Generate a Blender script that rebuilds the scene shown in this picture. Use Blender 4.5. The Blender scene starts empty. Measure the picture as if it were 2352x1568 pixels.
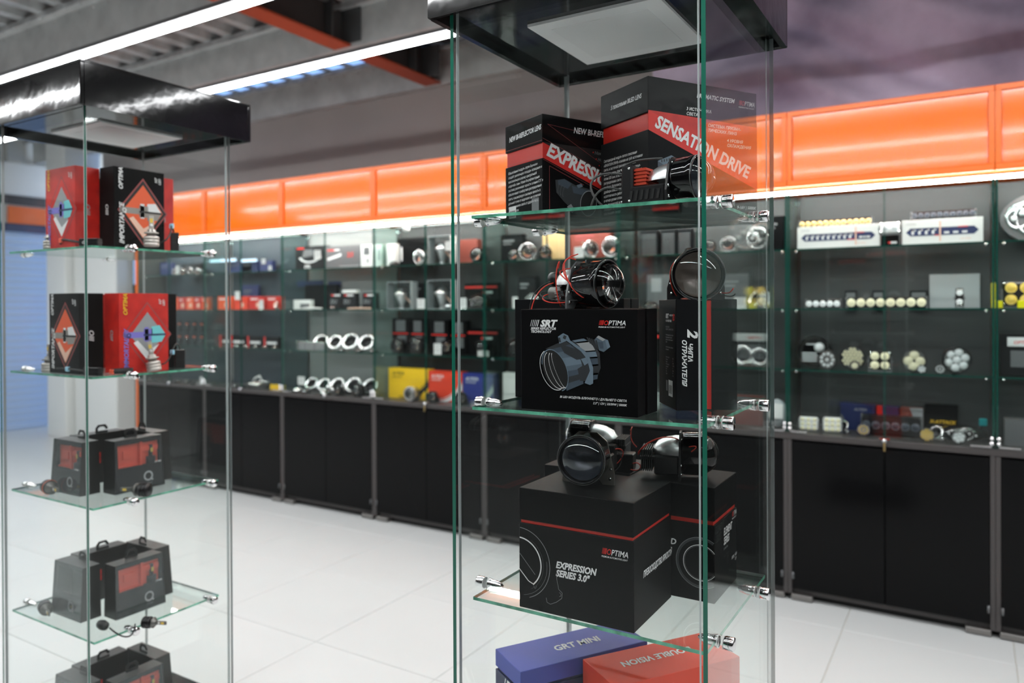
import bpy, bmesh, math, random
from mathutils import Matrix, Vector
random.seed(7)
S = bpy.context.scene
COL = S.collection
FL = -1.35                       # floor level; the lens of the camera is the origin
# ---------------------------------------------------------------- camera
CAMF, YAW, PIT, ROL, CY = 1726.5, 31.366, -0.293, -0.27, 710.5
def _basis():
    a = math.radians(YAW); R = Vector((math.cos(a), math.sin(a), 0)); D = Vector((-math.sin(a), math.cos(a), 0)); U = Vector((0, 0, 1))
    t = math.radians(PIT); D, U = D*math.cos(t)+U*math.sin(t), -D*math.sin(t)+U*math.cos(t)
    o = math.radians(ROL); R, U = R*math.cos(o)+U*math.sin(o), -R*math.sin(o)+U*math.cos(o)
    return R, D, U
CR, CD, CU = _basis()
def xu(u, y, z=0.0):             # world x of a thing that stands at depth y, height z
    k = (u-1176)/CAMF
    return -(y*(CR[1]-k*CD[1])+z*(CR[2]-k*CD[2]))/(CR[0]-k*CD[0])
def metres(px, x, y):            # size in metres of a length measured at (x, y)
    return px*(x*CD[0]+y*CD[1])/CAMF
cd = bpy.data.cameras.new('camera'); cam = bpy.data.objects.new('camera', cd); COL.objects.link(cam)
cam.matrix_world = Matrix(((CR[0], CU[0], -CD[0], 0), (CR[1], CU[1], -CD[1], 0), (CR[2], CU[2], -CD[2], 0), (0, 0, 0, 1)))
cd.sensor_width = 36; cd.lens = CAMF*36/2352; cd.shift_y = (CY-784)/2352
cd.clip_start = 0.01; cd.clip_end = 60
cd.dof.use_dof = True; cd.dof.focus_distance = 1.32; cd.dof.aperture_fstop = 3.0
S.camera = cam
# ---------------------------------------------------------------- world, exposure
w = bpy.data.worlds.new('world'); S.world = w; w.use_nodes = True
w.node_tree.nodes['Background'].inputs[0].default_value = (.30, .52, 1, 1)
w.node_tree.nodes['Background'].inputs[1].default_value = 1.3
S.view_settings.view_transform = 'Standard'; S.view_settings.look = 'None'
S.view_settings.exposure = 0.06; S.view_settings.gamma = 1; S.view_settings.use_curve_mapping = False
S.cycles.max_bounces = 8; S.cycles.transparent_max_bounces = 32; S.cycles.diffuse_bounces = 3
S.cycles.glossy_bounces = 4; S.cycles.transmission_bounces = 7; S.cycles.sample_clamp_indirect = 6
S.cycles.use_adaptive_sampling = False
S.cycles.caustics_reflective = False; S.cycles.caustics_refractive = False
LAMP = 45.0                      # brightness of the linear ceiling lamps
STRIP = 85.0                     # brightness of the strip in the cases
# ---------------------------------------------------------------- materials
M = {}
def lin(c):
    if isinstance(c, str):
        c = tuple(int(c[i:i+2], 16)/255 for i in (0, 2, 4))
        return tuple(v/12.92 if v <= .04045 else ((v+.055)/1.055)**2.4 for v in c)
    return c
def mat(n, c, r=.5, metal=0., spec=.5, coat=0., trans=0., ior=1.5, noise=0, nscale=20., bump=0., bscale=200., bdist=.002, c2=None, alpha=1., sheen=0.):
    m = bpy.data.materials.new(n); m.use_nodes = True; nt = m.node_tree; b = nt.nodes['Principled BSDF']
    c = lin(c)
    b.inputs['Base Color'].default_value = (*c, 1); b.inputs['Roughness'].default_value = r; b.inputs['Metallic'].default_value = metal
    b.inputs['Specular IOR Level'].default_value = spec; b.inputs['Coat Weight'].default_value = coat; b.inputs['Coat Roughness'].default_value = .05
    b.inputs['Transmission Weight'].default_value = trans; b.inputs['IOR'].default_value = ior; b.inputs['Alpha'].default_value = alpha
    if sheen: b.inputs['Sheen Weight'].default_value = sheen
    tc = None
    if noise or bump or c2:
        tc = nt.nodes.new('ShaderNodeTexCoord')
    if noise or c2:
        nz = nt.nodes.new('ShaderNodeTexNoise'); nz.inputs['Scale'].default_value = nscale; nz.inputs['Detail'].default_value = 5
        nt.links.new(tc.outputs['Object'], nz.inputs['Vector'])
        mx = nt.nodes.new('ShaderNodeMix'); mx.data_type = 'RGBA'
        cc = lin(c2) if c2 else tuple(v*(1-noise) for v in c)
        mx.inputs['A'].default_value = (*cc, 1); mx.inputs['B'].default_value = (*c, 1)
        rp = nt.nodes.new('ShaderNodeMapRange'); rp.inputs['From Min'].default_value = .35; rp.inputs['From Max'].default_value = .65
        nt.links.new(nz.outputs['Fac'], rp.inputs['Value']); nt.links.new(rp.outputs['Result'], mx.inputs['Factor'])
        nt.links.new(mx.outputs['Result'], b.inputs['Base Color'])
    if bump:
        nb = nt.nodes.new('ShaderNodeTexNoise'); nb.inputs['Scale'].default_value = bscale; nb.inputs['Detail'].default_value = 4
        nt.links.new(tc.outputs['Object'], nb.inputs['Vector'])
        bp = nt.nodes.new('ShaderNodeBump'); bp.inputs['Strength'].default_value = bump; bp.inputs['Distance'].default_value = bdist
        nt.links.new(nb.outputs['Fac'], bp.inputs['Height']); nt.links.new(bp.outputs['Normal'], b.inputs['Normal'])
    M[n] = m; return m
def emit(n, c, s):
    m = bpy.data.materials.new(n); m.use_nodes = True; nt = m.node_tree; nt.nodes.clear()
    e = nt.nodes.new('ShaderNodeEmission'); e.inputs[0].default_value = (*lin(c), 1); e.inputs[1].default_value = s
    o = nt.nodes.new('ShaderNodeOutputMaterial'); nt.links.new(e.outputs[0], o.inputs[0]); M[n] = m; return m
def glass(n, tint, base=.035, rough=.0, pw=5., haze=0.):
    """clear sheet: passes light straight on, mirrors more towards grazing angles (same on both faces)"""
    m = bpy.data.materials.new(n); m.use_nodes = True; nt = m.node_tree; nt.nodes.clear()
    t = nt.nodes.new('ShaderNodeBsdfTransparent'); t.inputs[0].default_value = (*tint, 1)
    g = nt.nodes.new('ShaderNodeBsdfGlossy'); g.inputs[0].default_value = (.95, 1, .98, 1); g.inputs['Roughness'].default_value = rough
    lw = nt.nodes.new('ShaderNodeLayerWeight'); lw.inputs[0].default_value = .5
    p = nt.nodes.new('ShaderNodeMath'); p.operation = 'POWER'; p.inputs[1].default_value = pw
    a = nt.nodes.new('ShaderNodeMath'); a.operation = 'MULTIPLY_ADD'; a.inputs[1].default_value = .96; a.inputs[2].default_value = base
    mx = nt.nodes.new('ShaderNodeMixShader'); o = nt.nodes.new('ShaderNodeOutputMaterial')
    nt.links.new(lw.outputs['Facing'], p.inputs[0]); nt.links.new(p.outputs[0], a.inputs[0]); nt.links.new(a.outputs[0], mx.inputs[0])
    nt.links.new(t.outputs[0], mx.inputs[1]); nt.links.new(g.outputs[0], mx.inputs[2])
    last = mx
    if haze:
        d = nt.nodes.new('ShaderNodeBsdfDiffuse'); d.inputs[0].default_value = (.8, .85, .85, 1)
        m2 = nt.nodes.new('ShaderNodeMixShader'); m2.inputs[0].default_value = haze
        nt.links.new(mx.outputs[0], m2.inputs[1]); nt.links.new(d.outputs[0], m2.inputs[2]); last = m2
    nt.links.new(last.outputs[0], o.inputs[0]); M[n] = m; return m
glass('pane', (.988, .998, .994), .015)
glass('shelf_glass', (.95, .985, .968), .035)
glass('case_glass', (.965, .985, .978), .03)
glass('case_side', (.90, .95, .935), .035)
glass('blister', (.9, .92, .95), .04, .03, haze=.02)
glass('lens_clear', (.95, .965, .99), .06, pw=4.)
glass('acrylic', (.95, .96, .96), .05)
mat('edge_green', (.012, .13, .085), .12, spec=.6)
mat('edge_dark', (.006, .06, .045), .12, spec=.6)
mat('edge_mint', (.16, .56, .38), .1, spec=.6, noise=.55, nscale=38)  # shelf edges coloured brighter, painting in the light the glass carries
mat('edge_pale', (.45, .5, .5), .15)
mat('tile', (.70, .715, .71), .32, noise=.05, nscale=1.3)
mat('grout', (.66, .62, .55), .7)
mat('wall_grey', (.47, .43, .415), .85, noise=.12, nscale=.9)
mat('wall_dark', (.035, .034, .035), .8)
mat('wall_light', (.62, .63, .64), .8)
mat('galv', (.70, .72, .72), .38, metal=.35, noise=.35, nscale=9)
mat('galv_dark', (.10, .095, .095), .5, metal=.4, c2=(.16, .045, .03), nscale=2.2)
mat('purlin', (.72, .73, .72), .45, metal=.25, noise=.2, nscale=6)
mat('red_paint', (.52, .085, .035), .5)
mat('beam_dark', (.07, .065, .065), .6)
mat('white_paint', (.86, .86, .84), .5)
mat('shutter', (.50, .62, .82), .55, noise=.1, nscale=3)
mat('orange_cab', (.95, .170, .003), .13, spec=.45, coat=.35, bump=.035, bscale=7, bdist=.006)
mat('orange_frame', (.88, .15, .004), .3)
mat('cab_frame', (.06, .053, .052), .5)
mat('door_black', (.0042, .0042, .0045), .12, spec=.12)
mat('counter', (.055, .049, .048), .4)
mat('kick', (.004, .004, .004), .6)
mat('foot_grey', (.22, .21, .2), .4, metal=.5)
mat('case_back', (.034, .036, .037), .6)
mat('case_back_grey', (.24, .25, .25), .6)
mat('case_back_blue', (.020, .033, .046), .6)
mat('canopy', (.003, .003, .0035), .07, spec=.5, bump=.12, bscale=5, bdist=.01)
mat('soffit', (.004, .004, .005), .05, spec=.6, bump=.06, bscale=9, bdist=.006)
mat('panel_white', (.85, .85, .85), .5)
mat('panel_rim', (.9, .9, .9), .45)
mat('chrome', (.86, .86, .87), .06, metal=1)
mat('chrome_soft', (.8, .8, .8), .22, metal=1)
mat('alu', (.72, .73, .74), .34, metal=1)
mat('alu_bulb', (.50, .47, .43), .4, metal=.8)
mat('alu_dark', (.18, .175, .165), .4, metal=.8)
mat('bracket', (.30, .29, .26), .42, metal=.9)
mat('black_plastic', (.008, .008, .009), .32)
mat('black_gloss', (.003, .003, .0035), .05, spec=.6)
mat('black_matte', (.012, .012, .013), .6)
mat('grey_plastic', (.12, .12, .125), .45)
mat('steel_grey', (.16, .165, .17), .4, metal=.5)
mat('wire_red', (.62, .03, .012), .4)
mat('wire_black', (.008, .008, .008), .45)
mat('wire_grey', (.05, .05, .05), .6)
mat('heat_red', (.62, .07, .035), .35, metal=.4)
mat('brass', (.6, .45, .2), .3, metal=1)
mat('lens', (1, 1, 1), .0, trans=1, ior=1.5)
mat('lens_in', (.05, .058, .075), .3, metal=.3)
mat('lens_in_brown', (.17, .135, .11), .3, metal=.3)
mat('carton_black', (.0036, .0036, .004), .45, spec=.07)
mat('carton_grey', (.015, .0155, .0165), .5, spec=.15)
mat('case_shell', (.014, .014, .014), .33, spec=.7)
mat('carton_dark', (.006, .0063, .0075), .5, spec=.1)
mat('carton_white', (.82, .82, .79), .5)
mat('carton_red', (.60, .022, .012), .4)
mat('carton_blue', (.06, .085, .42), .45)
mat('carton_navy', (.012, .02, .085), .45)
mat('carton_orange', (.85, .10, .02), .45)
mat('carton_yellow', (.98, .60, .004), .5)
mat('carton_tomato', (.80, .05, .015), .5)
mat('carton_cobalt', (.02, .035, .26), .5)
mat('carton_kraft', (.5, .34, .15), .65)
mat('carton_brown', (.20, .035, .022), .5)
mat('carton_facet', (.66, .018, .01), .4, c2=(.5, .008, .006), nscale=26)
mat('p_white', (.80, .80, .80), .5)
mat('p_grey', (.30, .31, .32), .5)
mat('p_grey2', (.12, .125, .13), .5)
mat('p_dark', (.03, .033, .037), .4)
mat('p_steel', (.055, .075, .10), .35)
mat('p_steel15', (.095, .13, .165), .35)
mat('p_steel2', (.14, .19, .24), .35)
mat('p_black', (.004, .004, .004), .5)
mat('p_red', (.68, .02, .014), .45)
mat('p_pink', (.33, .06, .06), .5)
mat('p_orange', (.80, .11, .03), .45)
mat('p_peach', (.85, .55, .42), .45)
mat('p_lilac', (.22, .19, .62), .4)
mat('p_cyan', (.18, .62, .66), .4)
mat('p_yellow', (.85, .5, .02), .45)
mat('p_navy', (.015, .028, .10), .5)
mat('p_brown', (.30, .27, .245), .4)
mat('insert_red', (.90, .10, .045), .45)
mat('led_cream', (.85, .80, .55), .35)
mat('led_white', (.80, .83, .83), .2)
mat('led_yellow', (.80, .56, .10), .3)
mat('plastic_yellow', (.82, .76, .0), .4)
mat('plastic_white', (.80, .80, .78), .4)
mat('plastic_teal', (.0, .26, .29), .4)
mat('tag_blue', (.35, .65, .82), .4)
mat('tag_coral', (.85, .12, .06), .4)
mat('bag', (.55, .58, .60), .25, alpha=.75)
mat('purple_cloth', (.80, .69, .88), .75, c2=(.36, .30, .42), nscale=1.6)  # darker second tone paints in some shading of the creases
emit('lamp', (.975, .99, 1), LAMP)
emit('strip', (.93, 1, .98), STRIP)
emit('screen', (.35, .55, .9), .8)
emit('lamp_blue', (.62, .82, 1), 2.2)
# ---------------------------------------------------------------- mesh helpers
class MB:
    """collects geometry for ONE mesh object"""
    def __init__(s): s.v = []; s.f = []; s.m = []; s.sm = []; s.T = Matrix.Identity(4)
    def _add(s, vs, fs, mi=0, smooth=False):
        o = len(s.v); s.v += [tuple(s.T @ Vector(p)) for p in vs]
        for f in fs: s.f.append(tuple(i+o for i in f)); s.m.append(mi); s.sm.append(smooth)
        return s
    def box(s, x0, x1, y0, y1, z0, z1, mi=0, b=0.):
        if b <= 0:
            vs = [(x, y, z) for z in (z0, z1) for y in (y0, y1) for x in (x0, x1)]
            return s._add(vs, [(0, 2, 3, 1), (4, 5, 7, 6), (0, 1, 5, 4), (2, 6, 7, 3), (0, 4, 6, 2), (1, 3, 7, 5)], mi)
        vs = []; X = (x0, x1); Y = (y0, y1); Z = (z0, z1); sg = (1, -1); idx = {}
        for i in (0, 1):
            for j in (0, 1):
                for k in (0, 1):
                    for a in range(3):
                        p = [X[i], Y[j], Z[k]]
                        for q, n in ((0, i), (1, j), (2, k)):
                            if q != a: p[q] += b*sg[n]
                        idx[i, j, k, a] = len(vs); vs.append(tuple(p))
        fs = []
        for i in (0, 1):
            q = [(i, 0, 0), (i, 1, 0), (i, 1, 1), (i, 0, 1)]; q = q if i else q[::-1]; fs.append(tuple(idx[c+(0,)] for c in q))
            q = [(0, i, 0), (0, i, 1), (1, i, 1), (1, i, 0)]; q = q if i else q[::-1]; fs.append(tuple(idx[c+(1,)] for c in q))
            q = [(0, 0, i), (1, 0, i), (1, 1, i), (0, 1, i)]; q = q if i else q[::-1]; fs.append(tuple(idx[c+(2,)] for c in q))
        for i in (0, 1):
            for j in (0, 1):
                q = (idx[i, j, 0, 0], idx[i, j, 1, 0], idx[i, j, 1, 1], idx[i, j, 0, 1]); fs.append(q if (i ^ j) else q[::-1])
                q = (idx[i, 0, j, 0], idx[i, 0, j, 2], idx[i, 1, j, 2], idx[i, 1, j, 0]); fs.append(q if not (i ^ j) else q[::-1])
                q = (idx[0, i, j, 1], idx[1, i, j, 1], idx[1, i, j, 2], idx[0, i, j, 2]); fs.append(q if not (i ^ j) else q[::-1])
        for i in (0, 1):
            for j in (0, 1):
                for k in (0, 1):
                    q = (idx[i, j, k, 0], idx[i, j, k, 1], idx[i, j, k, 2]); fs.append(q if (i+j+k) % 2 else q[::-1])
        return s._add(vs, fs, mi)
    def lathe(s, prof, n=24, mi=0, smooth=True, axis='Y', cap=True, off=(0, 0, 0), a0=0., a1=360.):
        """prof: list of (radius, position along axis)"""
        vs = []; fs = []; full = abs(a1-a0) >= 359.9; nn = n if full else n+1
        for r, t in prof:
            for k in range(nn):
                a = math.radians(a0+(a1-a0)*k/n); c, d = r*math.cos(a), r*math.sin(a)
                p = {'Y': (c, t, d), 'Z': (c, d, t), 'X': (t, c, d)}[axis]
                vs.append((p[0]+off[0], p[1]+off[1], p[2]+off[2]))
        for i in range(len(prof)-1):
            for k in range(n):
                k2 = (k+1) % nn
                fs.append((i*nn+k, i*nn+k2, (i+1)*nn+k2, (i+1)*nn+k))
        if axis != 'Z': pass
        if axis == 'Y': fs = [f[::-1] for f in fs]
        if cap and full:
            if prof[0][0] > 1e-5: f = tuple(range(nn)); fs.append(f if axis == 'Y' else f[::-1])
            if prof[-1][0] > 1e-5: f = tuple((len(prof)-1)*nn+k for k in range(nn)); fs.append(f[::-1] if axis == 'Y' else f)
        return s._add(vs, fs, mi, smooth)
    def cyl(s, c, r, h, axis='Z', n=16, mi=0, smooth=True):
        return s.lathe([(r, 0), (r, h)], n, mi, smooth, axis, True, c)
    def tube(s, pts, r, n=6, mi=0):
        pts = [Vector(p) for p in pts]; vs = []; fs = []
        up = Vector((0, 0, 1))
        for i, p in enumerate(pts):
            t = (pts[min(i+1, len(pts)-1)]-pts[max(i-1, 0)]).normalized()
            a = t.cross(up); a = a if a.length > 1e-4 else t.cross(Vector((1, 0, 0))); a.normalize(); b = t.cross(a).normalized()
            for k in range(n):
                q = 2*math.pi*k/n; vs.append(p+a*(r*math.cos(q))+b*(r*math.sin(q)))
        for i in range(len(pts)-1):
            for k in range(n): fs.append((i*n+k, i*n+(k+1) % n, (i+1)*n+(k+1) % n, (i+1)*n+k))
        fs += [tuple(range(n))[::-1], tuple((len(pts)-1)*n+k for k in range(n))]
        return s._add(vs, fs, mi, True)
    def prism(s, poly, t0, t1, axis='Y', mi=0):
        """poly: 2D outline in the plane normal to axis"""
        n = len(poly); vs = []
        for t in (t0, t1):
            for a, b in poly: vs.append({'Y': (a, t, b), 'X': (t, a, b), 'Z': (a, b, t)}[axis])
        fs = [tuple(range(n)), tuple(range(n, 2*n))[::-1]] + [(i, i+n, (i+1) % n+n, (i+1) % n) for i in range(n)]
        return s._add(vs, fs, mi)
    def sphere(s, c, r, n=12, mi=0, sc=(1, 1, 1)):
        m = n//2; vs = []; fs = []
        for i in range(m+1):
            for k in range(n):
                a = math.pi*i/m; b = 2*math.pi*k/n
                vs.append((c[0]+sc[0]*r*math.sin(a)*math.cos(b), c[1]+sc[1]*r*math.sin(a)*math.sin(b), c[2]+sc[2]*r*math.cos(a)))
        for i in range(m):
            for k in range(n): fs.append((i*n+k, (i+1)*n+k, (i+1)*n+(k+1) % n, i*n+(k+1) % n))
        return s._add(vs, fs, mi, True)
    def torus(s, R, r, axis='Y', off=(0, 0, 0), n=28, k=8, mi=0):
        return s.lathe([(R+r*math.cos(2*math.pi*i/k), r*math.sin(2*math.pi*i/k)) for i in range(k+1)], n, mi, True, axis, False, off)
    def build(s, name, mats, parent=None, fix=True):
        me = bpy.data.meshes.new(name); me.from_pydata(s.v, [], s.f); 
        if not isinstance(mats, (list, tuple)): mats = [mats]
        for m in mats: me.materials.append(M[m])
        me.polygons.foreach_set('material_index', s.m); me.polygons.foreach_set('use_smooth', s.sm)
        if fix:
            bm = bmesh.new(); bm.from_mesh(me); bmesh.ops.recalc_face_normals(bm, faces=bm.faces); bm.to_mesh(me); bm.free()
        me.update()
        o = bpy.data.objects.new(name, me); COL.objects.link(o)
        if parent: o.parent = parent
        return o
def tagit(o, label, cat, group=None):
    o['label'] = label; o['category'] = cat
    if group: o['group'] = group
    return o
def thing(name, label, cat, loc=(0, 0, 0), rz=0., group=None, kind=None):
    o = bpy.data.objects.new(name, None); COL.objects.link(o); o.location = loc; o.rotation_euler = (0, 0, math.radians(rz)); o.empty_display_size = .02
    if kind: o['kind'] = kind; o['label'] = label
    else: tagit(o, label, cat, group)
    if kind and group: o['group'] = group
    return o
def copy_tree(o, parent=None):
    c = o.copy(); COL.objects.link(c); c.parent = parent
    for ch in list(o.children): copy_tree(ch, c)
    return c
def dome(R, h, n=7):             # profile of a spherical cap, rim radius R, height h, pointing along -axis
    rs = (R*R+h*h)/(2*h); a1 = math.asin(min(1, R/rs)); a1 = a1 if h <= R else math.pi-a1
    return [(rs*math.sin(a1*i/n), -(rs*math.cos(a1*i/n)-(rs-h))) for i in range(n, -1, -1)]
# ---------------------------------------------------------------- flat print
_tc = {}
def glyphs(txt, size, shear=0., bold=0., align='LEFT', font_sp=1.):
    key = (txt, size, shear, bold, align, font_sp)
    if key in _tc: return _tc[key]
    cu = bpy.data.curves.new('t', 'FONT'); cu.body = txt; cu.size = size; cu.shear = shear; cu.offset = bold*size; cu.align_x = align
    cu.resolution_u = 2; cu.space_character = font_sp; cu.fill_mode = 'BOTH'
    ob = bpy.data.objects.new('t', cu); me = ob.to_mesh()
    vs = [(v.co.x, v.co.y) for v in me.vertices]; fs = [tuple(p.vertices) for p in me.polygons]
    ob.to_mesh_clear(); bpy.data.objects.remove(ob); bpy.data.curves.remove(cu)
    _tc[key] = (vs, fs); return _tc[key]
class Print:
    """ink on one flat face: o = lower left corner, ex / ey = directions, n = outward normal (metres)"""
    def __init__(s, o, ex, ey, n): s.o = Vector(o); s.ex = Vector(ex); s.ey = Vector(ey); s.n = Vector(n); s.v = []; s.f = []; s.m = []; s.mats = []; s.lay = 0
    def _mi(s, m):
        if m not in s.mats: s.mats.append(m)
        return s.mats.index(m)
    def _put(s, vs, fs, m, lay):
        o = len(s.v); d = .0004+lay*.00018; mi = s._mi(m)
        s.v += [tuple(s.o+s.ex*a+s.ey*b+s.n*d) for a, b in vs]
        for f in fs: s.f.append(tuple(i+o for i in f)); s.m.append(mi)
        return s
    def poly(s, pts, m, lay=0): return s._put(pts, [tuple(range(len(pts)))], m, lay)
    def rect(s, x0, x1, y0, y1, m, lay=0): return s.poly([(x0, y0), (x1, y0), (x1, y1), (x0, y1)], m, lay)
    def line(s, pts, w, m, lay=0):
        for (a, b), (c, d) in zip(pts[:-1], pts[1:]):
            L = math.hypot(c-a, d-b) or 1; nx, ny = -(d-b)/L*w/2, (c-a)/L*w/2
            s.poly([(a+nx, b+ny), (a-nx, b-ny), (c-nx, d-ny), (c+nx, d+ny)], m, lay)
        return s
    def arc(s, cx, cy, r0, r1, a0, a1, m, lay=0, n=24, sx=1., tilt=0.):
        vs = []; t = math.radians(tilt); ct, st = math.cos(t), math.sin(t)
        for i in range(n+1):
            a = math.radians(a0+(a1-a0)*i/n)
            for r in (r0, r1):
                x, y = sx*r*math.cos(a), r*math.sin(a); vs.append((cx+x*ct-y*st, cy+x*st+y*ct))
        return s._put(vs, [(2*i, 2*i+1, 2*i+3, 2*i+2) for i in range(n)], m, lay)
    def disc(s, cx, cy, r, m, lay=0, sx=1., tilt=0., n=24): return s.arc(cx, cy, 0.00001, r, 0, 360, m, lay, n, sx, tilt)
    def text(s, t, x, y, size, m, lay=1, bold=.02, shear=.25, ang=0., sx=1., align='LEFT'):
        vs, fs = glyphs(t, size, shear, bold, align); a = math.radians(ang); c, d = math.cos(a), math.sin(a)
        return s._put([(x+(p*sx)*c-q*d, y+(p*sx)*d+q*c) for p, q in vs], fs, m, lay)
    def clip(s, x0, x1):         # trims the print to the face (folds the overhang onto the edge)
        s.v2 = s.v; return s
    def build(s, name, parent):
        me = bpy.data.meshes.new(name); me.from_pydata(s.v, [], s.f)
        for m in s.mats: me.materials.append(M[m])
        me.polygons.foreach_set('material_index', s.m); me.update()
        o = bpy.data.objects.new(name, me); COL.objects.link(o); o.parent = parent; return o
# ================================================================ the room
XL, XR, YF, YB, ZC = -9.0, 4.2, -4.6, 4.50, 1.86
def struct(o, label=None):
    o['kind'] = 'structure'
    if label: o['label'] = label
    return o
fl = struct(thing('floor', 'pale grey tiled shop floor', 'floor', (0, 0, FL), kind='structure'))
MB().box(XL, XR+.2, YF-.2, YB+1.9, -.12, -.004).build('screed', 'grout', fl)
tp = None; TS = .6
for i in range(-15, 8):
    for j in range(-8, 8):
        x0 = -.455+i*TS; y0 = 3.367+(j-6)*TS
        if x0+TS < XL or x0 > XR or y0+TS < YF or y0 > YB+1.6: continue
        if tp is None:
            tp = MB().box(.0015, TS-.0015, .0015, TS-.0015, -.01, 0, b=.0012).build('tile', 'tile', fl); t = tp
        else:
            t = tp.copy(); COL.objects.link(t); t.parent = fl
        t.location = (x0, y0, 0)
# back wall, with the white pier at its left end
struct(MB().box(-7.75, XR, YB, YB+.15, FL, ZC-.005).build('wall_back', 'wall_grey'), 'grey painted back wall above the orange cabinets')
struct(MB().box(-8.33, -7.97, 4.22, 4.6, FL, ZC+.3, b=.01).build('trim_1', 'white_paint'), 'white steel column at the end of the back wall')
struct(MB().box(-7.95, -7.2, 4.30, 4.5, FL, ZC-.5, b=.01).build('trim_2', 'white_paint'), 'white door lining beside the wall cases')
wl = struct(thing('wall_left', 'pale wall with the blue roller shutter', 'wall', (XL, 0, 0), kind='structure'))
MB().box(-.15, 0, YF, 6.2, .93, 1.14).build('lintel', 'wall_light', wl)
MB().box(-.15, .05, YF, 6.2, 1.24, 1.60, b=.01).build('bulkhead', 'white_paint', wl)
MB().box(-.15, .02, YF, 6.2, 1.14, 1.24).build('ledge', 'cab_frame', wl)
MB().box(-.15, 0, YF, 2.4, FL, .93).build('masonry', 'wall_light', wl)
m = MB()
for k in range(56):
    y = YF+k*.195
    m.prism([(y, -.05), (y+.06, .0), (y+.12, .0), (y+.16, -.05)], 1.60, ZC+.3, 'Z') if False else m.box(-.06 if k % 2 else -.1, -.02 if k % 2 else -.06, y, y+.195, 1.60, ZC+.3)
m.build('cladding', 'carton_white', wl)
d1 = struct(thing('door_1', 'pale blue roller shutter in the left wall', 'door', (XL, 0, 0), kind='structure'))
sl = None
for k in range(30):
    z = FL+k*.073
    if sl is None: sl = MB().box(-.05, -.012, 2.4, 6.2, .003, .071, b=.008).build('slat', 'shutter', d1); s_ = sl
    else: s_ = sl.copy(); COL.objects.link(s_); s_.parent = d1
    s_.location = (0, 0, z)
MB().box(-.02, .02, 3.6, 6.2, .84, .93).build('shutter_box', 'p_navy', d1)
bo = MB().box(0, .03, 4.15, 4.75, .93, 1.12, b=.004).build('wall_sign', 'orange_frame'); bo.location = (XL+.01, 0, 0)
tagit(bo, 'plain orange board above the blue roller shutter', 'board')
struct(MB().box(XL-.15, -7.75, 6.2, 6.35, FL, ZC+.3).build('wall_far', 'wall_light'), 'pale far wall beyond the white column')
struct(MB().box(XR, XR+.15, YF, YB, FL, ZC+.3).build('wall_right', 'wall_dark'), 'charcoal right wall')
wf = struct(MB().box(XL, XR, YF-.15, YF, FL, ZC+.3).build('wall_front', 'wall_dark'), 'charcoal wall behind the viewer')
# ceiling : ribbed deck, purlins, beams
ce = struct(thing('ceiling', 'ribbed steel deck carried by purlins and red beams', 'ceiling', (0, 0, ZC), kind='structure'))
vs = []; m = MB(); per = .22; n = int((XR-XL)/per)+1
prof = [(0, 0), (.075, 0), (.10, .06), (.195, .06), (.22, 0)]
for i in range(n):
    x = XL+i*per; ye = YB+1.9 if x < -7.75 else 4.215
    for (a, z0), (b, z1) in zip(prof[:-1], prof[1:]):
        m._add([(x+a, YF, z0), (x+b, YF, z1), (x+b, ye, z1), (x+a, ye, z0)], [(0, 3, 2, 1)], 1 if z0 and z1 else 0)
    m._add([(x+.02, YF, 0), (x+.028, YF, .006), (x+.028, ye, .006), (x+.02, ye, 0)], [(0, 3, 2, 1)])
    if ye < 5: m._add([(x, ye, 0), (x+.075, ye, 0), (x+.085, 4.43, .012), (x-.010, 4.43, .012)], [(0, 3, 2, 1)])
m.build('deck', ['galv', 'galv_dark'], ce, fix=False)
MB().box(-3.4, XR, 4.205, 4.44, .014, .07).build('flute_closer', 'beam_dark', ce)
MB().box(XL-.2, XR+.2, YF-.2, 4.215, .07, .12).box(XL-.2, -7.6, 4.215, YB+2, .07, .12).build('roof_sheet', 'galv_dark', ce)
for y in (-3.4, -2.4, -1.4, -.4, .6, 1.68, 2.6, 3.495, 4.425):
    # one cold rolled purlin: top flange, web, lower flange with a lip
    p = MB().box(XL, XR, y-.09, y+.004, -.008, 0).box(XL, XR, y, y+.006, -.235, 0).box(XL, XR, y, y+.075, -.241, -.235).box(XL, XR, y+.069, y+.075, -.235, -.21).build('purlin', 'purlin', ce)
    MB().box(XL, XR, y-.096, y-.09, -.035, 0).build('lip', 'galv', p)
    if y > 1:
        m = MB()
        for k in range(48):
            x = -7.4+k*.155; m.cyl((x, y-.055, -.016), .009, .009, 'Z', 8); m.cyl((x+.05, y-.004, -.03), .007, .005, 'Y', 6)
        m.build('bolt_row', 'chrome_soft', p)
for x in (-3.37, -.2, -6.6, 2.6):
    b = MB().box(x-.006, x+.006, YF, YB, -.222, 0).build('beam', 'beam_dark', ce)
    MB().box(x-.07, x+.07, YF, YB, -.236, -.222).build('flange', 'red_paint', b)
    m = MB()
    for y in (2.6, 3.495, 4.3): m.box(x+.006, x+.16, y-.012, y-.004, -.22, -.005).box(x+.006, x+.07, y-.16, y-.15, -.22, -.005)
    m.build('cleat', 'steel_grey', b)
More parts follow.
